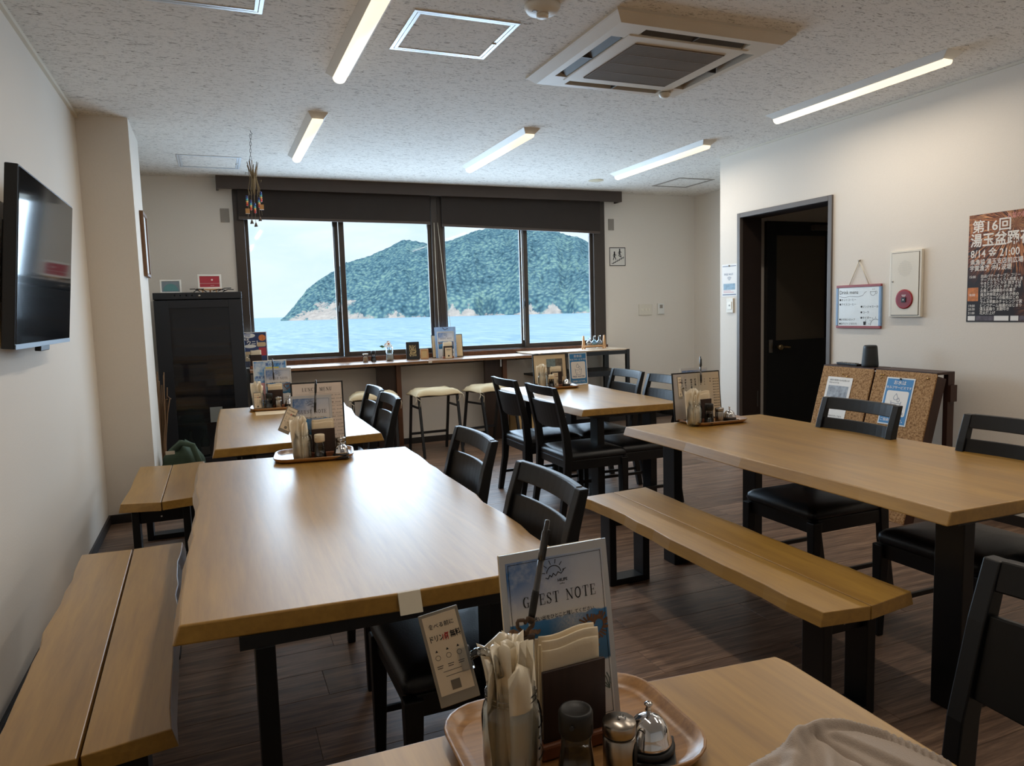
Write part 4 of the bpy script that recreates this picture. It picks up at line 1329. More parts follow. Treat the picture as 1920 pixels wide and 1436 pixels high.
for x, lab, w_, z0, z1 in ((.171, 'small grey cover plate left of the window under the blind box', .039, 2.227, 2.353), (4.297, 'small grey cover plate right of the window above the stairs sign', .037, 2.215, 2.342)):
    t = thing('cover_plate', lab, 'cover plate', (x, YW - .001, z0))
    MB().box(-w_, w_, -.006, 0, 0, z1 - z0).obj('plate', M_greyp, t, bevel=.002)
    for z in (.008, z1 - z0 - .008):
        MB().lathe([(.003, 0), (.003, .002)], 8, M=Matrix.Translation((0, -.006, z)) @ RX).obj('screw', M_brush, t)

# ------------------------------------------------------------------ cork-faced stand by the right wall
M_ckw = wood('stand_brown', (44, 26, 20), (74, 46, 36), .5, 'Z')
for lab, y0, y1 in (('cork faced folding notice stand nearest the door, a speaker standing on it', 3.44, 3.86), ('cork faced folding notice stand with the blue water notice pinned on it', 2.995, 3.425)):
    t = thing('notice_stand', lab, 'notice stand', (4.0, (y0 + y1) / 2, 0), RZ, 'cork faced notice stands')
    w2 = (y1 - y0) / 2
    # local: x right (=-Y world), y away (=+X world)
    b0, b1, H = -.30, -.045, .885
    th = Vector((0, H, -(b1 - b0))).normalized()
    def pl(u, v, n):   # u across, v along the sloping face, n into the board
        f = Vector((0, b0, 0)) + Vector((0, b1 - b0, H)) * v + Vector((0, H, -(b1 - b0))).normalized() * n
        return (u, f.y, f.z)
    m = MB().hexa([pl(-w2, 0, 0), pl(w2, 0, 0), pl(w2, 0, .01), pl(-w2, 0, .01), pl(-w2, 1, 0), pl(w2, 1, 0), pl(w2, 1, .01), pl(-w2, 1, .01)])
    m.obj('cork_face', M_cork, t, bevel=.003)
    MB().hexa([pl(-w2, 0, .0101), pl(w2, 0, .0101), pl(w2, 0, .085), pl(-w2, 0, .085), pl(-w2, .985, .0101), pl(w2, .985, .0101), pl(w2, .985, .085), pl(-w2, .985, .085)]).obj('board_frame', M_ckw, t)
    MB().box(-w2, w2, -.045, .105, .875, .89).obj('top_board', M_ckw, t)
    for s in (-1, 1):
        MB().box(s * (w2 - .015) - .015, s * (w2 - .015) + .015, .05, .105, 0, .875).obj('rear_leg', M_ckw, t)
    MB().box(-w2 + .031, w2 - .031, .085, .103, .20, .27).obj('rear_rail', M_ckw, t)
    if y0 < 3.2:
        MB().box(w2 - .0, w2 + .018, .05, .105, .71, .81).obj('hinge_block', M_ckw, t)

    def on_face(u, v0, v1, u1, n=-.0012):
        return [pl(u, v0, n), pl(u1, v0, n), pl(u1, v1, n), pl(u, v1, n)]
    pins = MB()
    for u, v in ([(-w2 + .05, .965), (-w2 + .065, .965), (-w2 + .055, .945), (w2 - .05, .965)] if y0 < 3.2 else [(.01, .93), (-.03, .945)]):
        q = pl(u, v, 0)
        pins.lathe([(.005, 0), (.006, .004), (.003, .008), (.001, .009)], 8, M=Matrix.Translation(q) @ Matrix.Rotation(PI / 2, 4, 'X'))
    pins.obj('push_pins', mat('brass_pin', (206, 176, 120), .25, .9), t)

slope = math.atan2(.255, .885)
# papers pinned on the stands (own things): local XZ plane facing -Y, leaning back with the board


def face_point(y, v, n=-.002):
    return (4.0 + -.30 + .255 * v + n * .96, y, .885 * v - n * -.277)


t = thing('water_notice', 'blue self-service water notice with a glass drawing, pinned on the cork stand', 'notice', face_point(3.225, .628), rot=(-slope, 0, RZ))


def water_sheet(t, w, h, free='FREE WATER'):
    MB().box(-w / 2, w / 2, -.0012, 0, 0, h).obj('notice_sheet', mat('laminate_white', (226, 232, 236), .25), t)
    MB().rect(-w / 2 + .008, w / 2 - .008, .008, h - .008, -.0018).obj('blue_panel', M_skyblue, t)
    MB().poly(rrect(-w * .39, w * .39, h * .19, h * .72, .012), -.0022).obj('white_panel', M_paper, t)
    a = MB().text('お水は', 0, h * .86, w * .15, 'CENTER', -.0023, .012).text('セルフサービスです', 0, h * .765, w * .10, 'CENTER', -.0023, .012).text('ご自由にどうぞ。', 0, h * .075, w * .11, 'CENTER', -.0023, .01)
    a.obj('white_lettering', M_paper, t)
    b = MB().text(free, 0, h * .225, w * .115, 'CENTER', -.0025, .015)
    s = w / .20
    b.stroke([(-.036 * s, h * .50), (-.026 * s, h * .31), (.026 * s, h * .31), (.036 * s, h * .50)], .003 * s, -.0025)
    b.stroke([(-.032 * s, h * .455), (-.018 * s, h * .465), (0, h * .452), (.018 * s, h * .462), (.033 * s, h * .455)], .0025 * s, -.0025)
    for cx, cz, r in ((-.008 * s, h * .575, .014 * s), (.014 * s, h * .52, .009 * s)):
        b.stroke([(cx, cz + r * 1.9)] + [(cx + r * math.sin(q), cz - r * math.cos(q) * 1.0) for q in [PI * .62 - PI * 1.24 * i / 10 for i in range(11)]] + [(cx, cz + r * 1.9)], .0025 * s, -.0025)
    for cx, cz in ((-.012 * s, h * .36), (.012 * s, h * .39)):
        b.stroke(arc(cx, cz, .003 * s, 0, 2 * PI, 6), .002 * s, -.0025)
    b.obj('blue_drawing', mat('navy_line', (62, 86, 128), .6), t)


water_sheet(t, .20, .30)
MB().lathe([(.006, 0), (.006, .006), (.002, .008)], 8, M=Matrix.Translation((0, -.002, .292)) @ RX).obj('pin', M_dark, t)
t = thing('flyer', 'white printed sheet with a small photo pinned on the left cork stand', 'flyer', face_point(3.69, .60), rot=(-slope, 0, RZ))
MB().box(-.105, .105, -.0012, 0, 0, .295).obj('flyer_sheet', M_paper, t)
a = MB().text('海辺の食堂からのお知らせ', -.085, .268, .014).text('本日のおすすめ', -.085, .250, .012)
for z in (.135, .12, .105, .09, .075):
    a.text('ごゆっくりお過ごしください', -.085, z, .0115)
a.text('お問い合わせはスタッフまで', -.09, .022, .013, bold=.01)
a.obj('lettering', M_ink, t)
MB().rect(-.085, .085, .155, .235).obj('photo_print', mat('grey_photo', (150, 156, 164), .6, var=.5, vscale=(26, 26, 26)), t)

t = thing('portable_speaker', 'black cylindrical portable speaker standing on the cork stand', 'speaker', (4.02, 3.53, .89))
MB().lathe([(.046, 0), (.052, .006), (.052, .02), (.043, .128), (.040, .140), (.034, .144), (.002, .143)], 28).obj('speaker_body', mat('speaker_mesh', (34, 38, 40), .6, bump=.3, bscale=300), t)
MB().lathe([(.0438, .124), (.0412, .1385)], 28, cap=False).obj('top_band', M_dark, t)
t = thing('remote_control', 'black remote control lying on the cork stand beside the speaker', 'remote', (4.02, 3.70, .89), 1.45)
MB().loft([[(-.095, -.022, 0), (.095, -.022, 0), (.095, .022, 0), (-.095, .022, 0)], [(-.10, -.025, .014), (.10, -.025, .018), (.10, .025, .018), (-.10, .025, .014)]]).obj('remote_body', M_dark, t, bevel=.003)
rb = MB()
for i in range(7):
    for j in (-1, 0, 1):
        rb.box(-.07 + i * .02, -.06 + i * .02, j * .013 - .004, j * .013 + .004, .0155, .0195)
rb.obj('buttons', M_greyp, t)

# ------------------------------------------------------------------ chime hanging from the ceiling
t = thing('wind_chime', 'beaded driftwood wind chime hanging on a chain in front of the blind', 'wind chime', (.329, 5.48, CZ))
MB().tube([(0, 0, 0), (.004, 0, -.012), (.012, 0, -.02), (.004, 0, -.032), (-.006, 0, -.022)], .002, 6).obj('hook', M_bronze, t)
c = MB()
for i in range(7):
    z = -.03 - i * .024
    A = Matrix.Translation((-.0015 * i, 0, z - .012)) @ Matrix.Rotation(PI / 2 * (i % 2), 4, 'Z')
    c.tube([A @ Vector((.0055 * math.cos(q), 0, .016 * math.sin(q))) for q in [2 * PI * k / 10 for k in range(11)]], .0014, 5)
c.obj('chain', M_bronze, t)
M_dry = mat('dry_fibre', (118, 104, 78), .85)
MB().loft([[(.012 * s_ * math.cos(q), .008 * s_ * math.sin(q), z) for q in [2 * PI * k / 10 for k in range(10)]] for z, s_ in ((-.265, .2), (-.29, .9), (-.33, 1.2), (-.38, 1.1), (-.42, .7), (-.44, .2))], sm=True).obj('pod', M_dry, t)
w = MB()
rnd = random.Random(9)
for k in range(9):
    q = 2 * PI * k / 9
    dx, dy = math.cos(q), math.sin(q)
    w.tube([(0, 0, -.36), (dx * .02, dy * .02, -.28), (dx * .038, dy * .03, -.235 + rnd.uniform(0, .04)), (dx * .030, dy * .02, -.26), (dx * .022, dy * .02, -.33), (dx * .04, dy * .03, -.40), (dx * .03, dy * .03, -.44)], .0022, 5)
w.tube([(-.03, 0, -.29), (-.05, 0, -.285), (-.05, 0, -.30)], .002, 5)
w.tube([(-.002, 0, -.20), (-.004, 0, -.30)], .003, 5)
w.tube([(.04, 0, -.34), (.055, 0, -.335), (.05, 0, -.35)], .002, 5)
w.obj('wire_wrap', M_dry, t)
BC = [(28, 48, 120), (40, 96, 170), (90, 190, 196), (236, 206, 120), (226, 110, 70), (206, 60, 56)]
for k, (x, z) in enumerate(((-.05, -.45), (-.026, -.48), (.0, -.50), (.030, -.46), (.045, -.42))):
    s_ = MB().tube([(x * .7, 0, -.40), (x, 0, z - .16)], .0014, 5).obj('string', M_dry, t)
    for j, colr in enumerate(BC):
        MB().lathe([(.003, -.006), (.0075, -.003), (.0075, .003), (.003, .006)], 8, (x, 0, z - .012 * j), sm=False).obj('bead', mat('bead_%d_%d_%d' % colr, colr, .35), s_)
    if k in (1, 2, 3):
        MB().lathe([(.003, 0), (.006, -.008), (.012, -.026), (.012, -.030), (.002, -.030)], 12, (x, 0, z - .13)).obj('bell', mat('old_brass', (84, 74, 66), .4, .6), s_)
    else:
        MB().box(x - .014, x + .014, -.006, .006, z - .12, z - .085).obj('block', mat('amber_block', (178, 132, 78), .5), s_)

# ------------------------------------------------------------------ condiment sets on the tables
ZT = .7005


def tray(label, loc, rz, w=.345, d=.262):
    def ring(ins, z, r):
        return [(a, b, z) for a, b in rrect(-w / 2 + ins, w / 2 - ins, -d / 2 + ins, d / 2 - ins, max(r - ins, .008), 6)]
    rings = [ring(.022, .0, .07), ring(.006, .008, .07), ring(-.001, .019, .07), ring(.0, .0215, .07), ring(.004, .0205, .07), ring(.012, .011, .07), ring(.026, .0065, .07)]
    o = MB().loft(rings, sm=True).obj('serving_tray', M_tray, None, (*loc, ZT), rz)
    for p in o.data.polygons:
        p.use_smooth = len(p.vertices) == 4
    return tag(o, label, 'tray', 'wooden condiment trays')


ZI = ZT + .007
_proto = {}


def place(kind, make, loc, rz, label, group, z=ZI):
    """first of a kind is built, the others are copies of it"""
    p = (loc[0], loc[1], z)
    if kind not in _proto:
        o = make()
        o.location, o.rotation_euler.z = p, rz
        tag(o, label, o['category'], group)
        _proto[kind] = o
        return o
    return dup(_proto[kind], p, rz, label, group)


def mk_jar():
    t = thing('glass_jar', '', 'jar')
    pr = [(.030, .001), (.037, .004), (.040, .012), (.041, .03), (.041, .085), (.038, .098), (.033, .104), (.032, .108), (.034, .110), (.032, .113), (.0345, .117), (.032, .121), (.033, .127), (.0315, .128)]
    MB().lathe(pr, 32, cap=False).obj('jar_body', M_clear, t)
    MB().lathe([(.001, .001), (.030, .001)], 24, cap=False).obj('jar_base', M_clear, t)
    r = MB()
    for z in (.110, .117):
        r.tube([(.0347 * math.cos(a), .0347 * math.sin(a), z) for a in [2 * PI * i / 28 for i in range(29)]], .0008, 4)
    r.obj('thread_ring', M_acryl, t)
    b = MB()
    for i in range(8):
        a = -1.1 + i * .16
        R = Matrix.Rotation(a, 4, 'Z')
        for z in (.03, .045, .06, .075):
            if i in (0, 7) or z in (.03, .075):
                b.box(.0405, .0417, -.0032, .0032, z - .001, z + .001, R)
    b.obj('embossing', M_acryl, t)
    return t


def mk_packet(k):
    t = None
    rnd = random.Random(20 + k)
    n, q = 8, 4
    V, F = [], []
    H = .172 + rnd.uniform(-.018, .012)
    for side in (0, 1):
        for i in range(n + 1):
            v = i / n
            for j in range(q + 1):
                u = j / q - .5
                wdt = .034 + .022 * max(0, v - .55)
                y = .0035 * (1 if side else -1) * math.cos(u * PI) + .006 * math.sin(v * 5 + u * 3 + k) * v + .003 * math.sin(u * 9 + k) * max(0, v - .55) * 2
                V.append((u * wdt + .006 * math.sin(v * 4 + k) * v * v, y, H * v + .008 * math.sin(u * 5 + k * 2) * (v > .9)))
    m = (n + 1) * (q + 1)
    for i in range(n):
        for j in range(q):
            a = i * (q + 1) + j
            F += [(a, a + 1, a + q + 2, a + q + 1), (m + a, m + a + q + 1, m + a + q + 2, m + a + 1)]
        a = i * (q + 1)
        F += [(a, a + q + 1, m + a + q + 1, m + a), (a + q, m + a + q, m + a + 2 * q + 1, a + 2 * q + 1)]
    for j in range(q):
        F += [(j, m + j, m + j + 1, j + 1), (n * (q + 1) + j, n * (q + 1) + j + 1, m + n * (q + 1) + j + 1, m + n * (q + 1) + j)]
    o = MB().add(V, F, sm=True).obj('wrapped_towel', M_pack)
    return o


M_pack = mat('frosted_wrapper', (232, 219, 194), .32, coat=.3, bump=.25, bscale=45, var=.04)
_packs = None


def packets(loc, where, n=7, sc=1.0):
    global _packs
    if _packs is None:
        _packs = [mk_packet(k) for k in range(4)]
        fresh = list(_packs)
    else:
        fresh = []
    for i in range(n):
        if i < len(fresh):
            o = fresh[i]
        else:
            o = _packs[i % 4].copy()
            COL.objects.link(o)
        a = 2 * PI * i / n + .4
        r = (.024 if i % 2 else .012) if i else .002
        o.location = (loc[0] + r * math.cos(a), loc[1] + r * math.sin(a), ZI + .003)
        lean = math.radians(3.5) * (1 if i else 0)
        o.rotation_euler = (-lean * math.sin(a), lean * math.cos(a), a * 1.0 + .9 * i)
        tag(o, 'wrapped white hand towel in the glass jar ' + where, 'hand towel', 'wrapped hand towels in the jar ' + where)


def mk_clip():
    """price card held by an acrylic clip on the jar rim; the clip is its own part"""
    t = thing('card_clip', '', 'card stand')
    w, h = .052, .118
    fr = MB().box(-w / 2, w / 2, 0, .003, 0, h)
    fr.obj('card_holder', mat('grey_clear_holder', (148, 140, 126), .2), t, bevel=.001)
    MB().box(-w / 2 + .004, w / 2 - .004, -.0008, 0, .014, h - .004).obj('card', mat('ivory_card', (232, 216, 190), .6), t)
    a = MB().text('食べる前に', 0, h - .020, .0068, 'CENTER', -.0012, .01)
    a.text('ドリンク', -w / 2 + .006, h - .036, .0092, 'LEFT', -.0012, .02, .72).text('無料', .008, h - .036, .0098, 'LEFT', -.0012, .02, .72)
    for x in (-.014, 0, .014):
        a.text('▲', x, .068, .004, 'CENTER', -.0012)
        a.stroke(arc(x, .061, .0032, 0, 2 * PI, 8), .0005, -.0012)
        a.rect(x - .004, x + .004, .050, .0508, -.0012).rect(x - .004, x + .003, .0475, .0483, -.0012)
    a.rect(-.012, .012, .042, .0426, -.0012).rect(-.01, .012, .036, .0366, -.0012)
    a.obj('lettering', M_ink, t)
    MB().text('1杯', -.003, h - .037, .0105, 'LEFT', -.0013, .02, .62).obj('red_lettering', mat('red_ink', (196, 52, 52), .6), t)
    MB().rect(-.006, .006, .018, .030, -.0012).obj('blank_square', mat('grey_square', (120, 112, 100), .7), t)
    c = MB()
    c.box(w / 2 - .014, w / 2 + .002, -.004, .007, .036, .064)
    c.tube([(w / 2, .001, .050), (w / 2 + .010, .0, .053), (w / 2 + .014, .0, .052)], .0055, 8)
    c.tube([(w / 2 + .012, -.004, .054), (w / 2 + .026, .0, .046), (w / 2 + .030, .002, .036), (w / 2 + .031, .002, .012)], .005, 7)
    c.obj('acrylic_clip', M_acryl, t)
    return t


def mk_soy():
    t = thing('soy_bottle', '', 'sauce bottle')
    MB().lathe([(.025, .001), (.027, .004), (.0265, .012), (.0195, .066), (.0205, .078), (.0195, .084)], 24).obj('bottle_glass', M_clear, t)
    MB().lathe([(.002, .003), (.0245, .003), (.025, .012), (.0203, .056), (.002, .057)], 24).obj('soy_sauce', M_soy, t)
    c = MB().lathe([(.0195, .074), (.0225, .078), (.0225, .104), (.0205, .108), (.018, .1085), (.017, .107), (.002, .107)], 28)
    c.tube([(-.018, -.010, .094), (-.024, -.013, .096)], .003, 8)
    c.obj('cap', M_capm[0], t)
    return t


M_capm = [M_dark]
M_capw = mat('cream_cap', (226, 212, 186), .45)


def mk_soyw():
    M_capm[0] = M_capw
    o = mk_soy()
    M_capm[0] = M_dark
    return o


def mk_shaker():
    t = thing('steel_shaker', '', 'shaker')
    MB().lathe([(.0205, 0), (.022, .002), (.022, .058), (.0205, .060)], 28).obj('shaker_body', M_brush, t)
    MB().lathe([(.0205, .060), (.0205, .063)], 28, cap=False).obj('groove', M_dark, t)
    MB().lathe([(.022, .063), (.0225, .064), (.0225, .076), (.0215, .079), (.004, .081), (.002, .081)], 28).obj('shaker_lid', M_brush, t)
    h = MB().lathe([(.002, .081), (.0025, .0835), (.0005, .0845)], 10)
    h.obj('rivet', M_chrome, t)
    h = MB()
    for i in range(5):
        h.lathe([(.0009, 0), (.0009, .0004)], 6, (.008 + .002 * (i % 2), .003 + .0032 * i - .006, .0804))
    h.obj('pour_holes', M_dark, t)
    w = MB().poly([(.0085 * math.cos(a), .034 + .020 * math.sin(a)) for a in [2 * PI * i / 20 for i in range(20)]], -.0222, Matrix.Rotation(.75, 4, 'Z'))
    w.obj('window', M_dark, t)
    return t


def mk_bell():
    t = thing('call_bell', '', 'call bell')
    MB().box(-.036, .036, -.036, .036, 0, .010).obj('base_plate', M_dark, t, bevel=.002)
    MB().lathe([(.034, .010), (.036, .014), (.036, .018), (.030, .020), (.002, .020)], 32).obj('base_ring', M_dark, t)
    MB().lathe([(.0305, .020), (.032, .022), (.0315, .026), (.030, .029), (.029, .036), (.0255, .046), (.019, .054), (.010, .0585), (.002, .0595)], 36).obj('dome', M_chrome, t)
    MB().lathe([(.003, .059), (.003, .066), (.005, .067), (.0035, .070), (.003, .073), (.006, .0745), (.006, .0765), (.002, .0785)], 16).obj('button', M_chrome, t)
    return t


def mk_napbox():
    t = thing('napkin_holder', '', 'napkin holder')
    for y in (-.016, .016):
        MB().box(-.05, .05, y - .0025, y + .0025, .012, .125).obj('side_board', M_walnut, t, bevel=.001)
    MB().box(-.057, .057, -.026, .026, 0, .022).obj('base', wood('orange_brown_wood', (112, 62, 36), (150, 90, 56), .45, 'X'), t, bevel=.004)
    return t


_nap = None


def napkins(loc, rz, where, n=6):
    global _nap
    for i in range(n):
        y = -.011 + .022 * i / (n - 1)
        if _nap is None:
            V, F = [], []
            m = MB()
            pr = [(-.0016, 0), (-.0018, .122), (-.0010, .130), (.0, .132), (.0010, .130), (.0018, .122), (.0016, 0)]
            rings = [[(x, a + .004 * math.sin(x * 40) * max(0, b - .10) / .05, b + .002 * math.sin(x * 70)) for a, b in pr] for x in [-.046 + .092 * k / 8 for k in range(9)]]
            m.loft(rings, sm=True)
            o = _nap = m.obj('paper_napkin', M_napk)
        else:
            o = _nap.copy()
            COL.objects.link(o)
        R = Matrix.Rotation(rz, 4, 'Z')
        p = R @ Vector((.002 * (i % 3 - 1), y, 0))
        o.location = (loc[0] + p.x, loc[1] + p.y, ZI + .023 + .004 * ((i * 3) % 4))
        o.rotation_euler.z = rz
        tag(o, 'folded cream napkin standing in the wooden holder ' + where, 'napkin', 'napkins in the holder ' + where)


def _note_print(t):
    v = t.n('ShaderNodeTexCoord').outputs['Object']
    sp = t.n('ShaderNodeSeparateXYZ', Vector=v)
    x, z = sp.outputs[0], sp.outputs[2]
    k = t.math('ADD', z, t.math('MULTIPLY', t.noise(v, 30, 4, .6), .02))
    c = t.ramp(t.math('MULTIPLY', k, 3.7), [(.0, lin((226, 226, 226))), (.375, lin((222, 222, 222))), (.385, lin((38, 96, 132))), (.48, lin((58, 118, 164))), (.652, lin((60, 128, 186))), (.66, lin((226, 220, 214))), (.78, lin((216, 216, 224))), (1.0, lin((186, 196, 214)))])
    # deeper blue in the top left of the sky, with clouds; a light path on the sea
    lf = t.math('MULTIPLY', t.ramp(t.math('ADD', t.math('MULTIPLY', x, -5.5), .38), [(.15, (0, 0, 0)), (.75, (1, 1, 1))]), t.ramp(t.math('MULTIPLY', z, 3.7), [(.67, (0, 0, 0)), (.86, (1, 1, 1))]))
    lf = t.math('MULTIPLY', lf, t.ramp(t.noise(v, 26, 4, .6), [(.48, (1, 1, 1)), (.68, (.15, .15, .15))]))
    c = t.mix(t.math('MULTIPLY', lf, .95), c, lin((44, 112, 184)))
    pa = t.math('MULTIPLY', t.ramp(t.math('ABSOLUTE', t.math('SUBTRACT', x, .02)), [(.0, (1, 1, 1)), (.04, (0, 0, 0))]), t.ramp(t.math('MULTIPLY', z, 3.7), [(.38, (0, 0, 0)), (.40, (1, 1, 1)), (.648, (1, 1, 1)), (.655, (0, 0, 0))]))
    return t.mix(t.math('MULTIPLY', t.math('MULTIPLY', pa, t.noise(v, 300, 2, .6)), 1.1), c, lin((226, 218, 206)))


M_note = custom('seaside_print', _note_print, .3, .5)


def mk_note():
    w, h = .175, .27
    t = thing('guest_note', '', 'notebook')
    MB().box(-w / 2, w / 2, .0015, .0125, 0, h).obj('page_block', mat('page_edges', (232, 222, 202), .8), t, bevel=.001)
    MB().box(-w / 2 - .002, w / 2 + .002, 0, .0014, -.001, h + .001).obj('cover', mat('cover_laminate', (198, 200, 204), .25), t)
    MB().box(-w / 2 + .007, w / 2 - .007, -.0007, 0, .006, h - .012).obj('cover_print', M_note, t)
    b = MB()
    serif(b, 'GUEST NOTE', .003, .190, .0155, -.0013, .17, sx=.80)
    b.text('思い出をひとこと残してください', .008, .168, .0068, 'CENTER', -.0013, .01)
    b.stroke(arc(-.004, .2320, .012, PI * .05, PI * .95, 10), .0012, -.0013)
    for q in (.08, .27, .44, .6, .77, .95):
        b.stroke([(-.004 + .015 * math.cos(PI * q), .2320 + .015 * math.sin(PI * q)), (-.004 + .021 * math.cos(PI * q), .2320 + .021 * math.sin(PI * q))], .0010, -.0013)
    b.stroke([(-.018, .2275), (-.014, .2255), (-.011, .2305), (-.008, .2275), (-.005, .2325), (-.001, .2285), (.003, .2335), (.008, .2305), (.013, .2355)], .0012, -.0013)
    b.text('HILIFE', .001, .2190, .0062, 'LEFT', -.0013, .02).text('coffee', .004, .2145, .0036, 'LEFT', -.0013)
    fx = w / 2 - .010
    for x0, x1, z0, z1 in ((-fx, fx, h - .0155, h - .0148), (-fx, fx, .0095, .0102), (-fx, -fx + .0007, .0095, h - .0148), (fx - .0007, fx, .0095, h - .0148)):
        b.rect(x0, x1, z0, z1, -.0012)
    b.stroke(arc(-.002, .130, .013, 0, PI, 10), .0006, -.0013).stroke([(-.06, .112), (.04, .112)], .0012, -.0013)
    for x in (-.055, -.03, -.004, .02):
        b.stroke([(x, .104), (x, .120)], .0012, -.0013)
    b.obj('lettering', M_ink, t)
    r = MB()
    rnd = random.Random(2)
    for i in range(16):
        x, z = -.078 + .045 * (i / 16), .152 + rnd.uniform(-.010, .008) * (1 - i / 18)
        q = .007 - i * .0002
        r.poly([(x + q * (1 + rnd.uniform(-.3, .3)) * math.cos(a), z + q * .7 * math.sin(a)) for a in [2 * PI * k / 6 for k in range(6)]], -.0012 - i * .00001)
    r.obj('rock_print', mat('rock_print', (150, 116, 92), .6, var=.4, vscale=(150, 150, 150)), t)
    f = MB()
    cx, cz = .056, .140
    for i in range(46):
        a = 2 * PI * i / 46
        hx, hz = 16 * math.sin(a) ** 3 / 16, (13 * math.cos(a) - 5 * math.cos(2 * a) - 2 * math.cos(3 * a) - math.cos(4 * a)) / 16
        x, z = cx + hx * .0165, cz + hz * .0165
        L = .006 + .006 * rnd.random()
        d_ = math.atan2(hz + .2, hx) + rnd.uniform(-.5, .5)
        f.stroke([(x, z), (min(x + L * math.cos(d_), w / 2 - .008), z + L * math.sin(d_))], .0028, -.0014 - i * .000005)
    f.obj('wreath_print', mat('wreath_brown', (120, 84, 58), .8, var=.3, vscale=(80, 80, 80)), t)
    MB().text('HILIFE', cx, cz - .002, .0055, 'CENTER', -.002).text('coffee', cx, cz - .009, .004, 'CENTER', -.002).obj('wreath_lettering', mat('grey_ink', (78, 92, 108), .7), t)
    lf = MB()
    for a, L in ((1.9, .030), (2.3, .026), (2.7, .02), (1.5, .024)):
        lf.stroke([(.074, .045), (.074 + .5 * L * math.cos(a), .045 + L * .6 * math.sin(a)), (.074 + .6 * L * math.cos(a + .3), .045 + L * math.sin(a))], .0016, -.0013)
    lf.obj('leaf_print', mat('palm_grey_green', (96, 112, 104), .7), t)
    k = MB().text('ご自由に', .045, .062, .006, 'LEFT', -.0013).text('お書きください', .035, .050, .006, 'LEFT', -.0013)
    k.rect(.05, .062, .022, .036, -.0012)
    k.obj('small_lettering', M_ink, t)
    return t


def lean_note(loc, rz, label, lean=9, z=ZI):
    o = place('note', mk_note, loc, rz, label, 'guest notebooks', z)
    o.rotation_euler = (-math.radians(lean), 0, rz)
    return o


def mk_pen(clear=True):
    t = thing('pen', '', 'pen')
    MB().lathe([(.0042, .004), (.0045, .03), (.0045, .095)], 10).obj('barrel', mat('smoky_barrel', (74, 72, 72), .15, coat=.5), t)
    MB().lathe([(.0048, .012), (.0052, .02), (.0052, .045), (.0047, .05)], 10).obj('grip', M_dark, t)
    MB().lathe([(.0008, -.004), (.003, .004)], 10).obj('tip', M_brush, t)
    MB().lathe([(.005, .092), (.0052, .10), (.0052, .132), (.004, .134), (.0036, .148), (.001, .149)], 10).obj('cap', mat('smoky_cap', (52, 50, 50), .15, coat=.5), t)
    MB().box(-.0018, .0018, -.0085, -.0062, .094, .136).obj('pocket_clip', M_dark, t)
    return t


def pen(loc, z, lean_y, lean_x, label):
    o = place('pen', mk_pen, loc, 0, label, 'pens clipped to the guest notes', z)
    o.rotation_euler = (math.radians(lean_x), math.radians(lean_y), 0)
    return o


# --- the nearest table
D = {1: 'on the middle left table', 2: 'on the cork stand table', 3: 'on the rack table', 4: 'on the wine cooler table', 5: 'on the nearest table'}
TR = {1: ((.386, 3.315), -.14), 2: ((.0 + 2.462, 3.185), -.05), 3: ((2.535, 5.25), -.12), 4: ((.375, 5.245), -.10), 5: ((.445, .895), -.03)}
for k_, (loc, rz) in TR.items():
    tray('wooden condiment tray ' + D[k_], loc, rz)
GJ = 'glass jars of hand towels'
place('jar', mk_jar, (.338, .861), .25, 'glass jar full of wrapped hand towels ' + D[5], GJ)
packets((.338, .861), D[5], 13)
place('clip', mk_clip, (.262, .842), .0, 'tilted price card on an acrylic clip at the jar ' + D[5], 'price cards on clips', .835)
_proto['clip'].rotation_euler = (math.radians(-14), math.radians(-11), math.radians(-8))
place('napbox', mk_napbox, (.438, .888), .03, 'dark wooden napkin holder ' + D[5], 'napkin holders')
napkins((.438, .888), .03, D[5], 7)
place('soy', mk_soy, (.402, .797), .4, 'black-capped soy sauce bottle ' + D[5], 'soy sauce bottles')
place('shaker', mk_shaker, (.4635, .792), 0, 'round steel pepper shaker ' + D[5], 'steel shakers')
place('bell', mk_bell, (.524, .815), -.55, 'chrome call bell on a black base ' + D[5], 'call bells')
lean_note((.452, .918), .02, 'large guest notebook with seaside cover ' + D[5], 8)
pen((.382, .892), .892, 14, -4, 'black pen standing in a heart-shaped twine ring ' + D[5])
t = thing('heart_clip', 'brown twine heart clip holding the pen on the nearest table', 'clip', (.374, .890, .885))
hp = []
for i in range(33):
    a = 2 * PI * i / 32
    hp.append((.0125 * math.sin(a) ** 3, .002 * math.sin(a * 9), .010 + .0125 * (13 * math.cos(a) - 5 * math.cos(2 * a) - 2 * math.cos(3 * a) - math.cos(4 * a)) / 16))
MB().tube(hp, .0026, 7).obj('twine_heart', wood('twine', (70, 52, 40), (112, 88, 68), .9, 'X', fine=8), t)
MB().hexa([(-.008, -.004, -.020), (.010, -.004, -.022), (.010, .004, -.022), (-.008, .004, -.020), (-.012, -.004, -.006), (.014, -.004, -.004), (.014, .004, -.004), (-.012, .004, -.006)]).obj('clip_base', mat('brown_clip', (70, 52, 42), .7), t, bevel=.002)

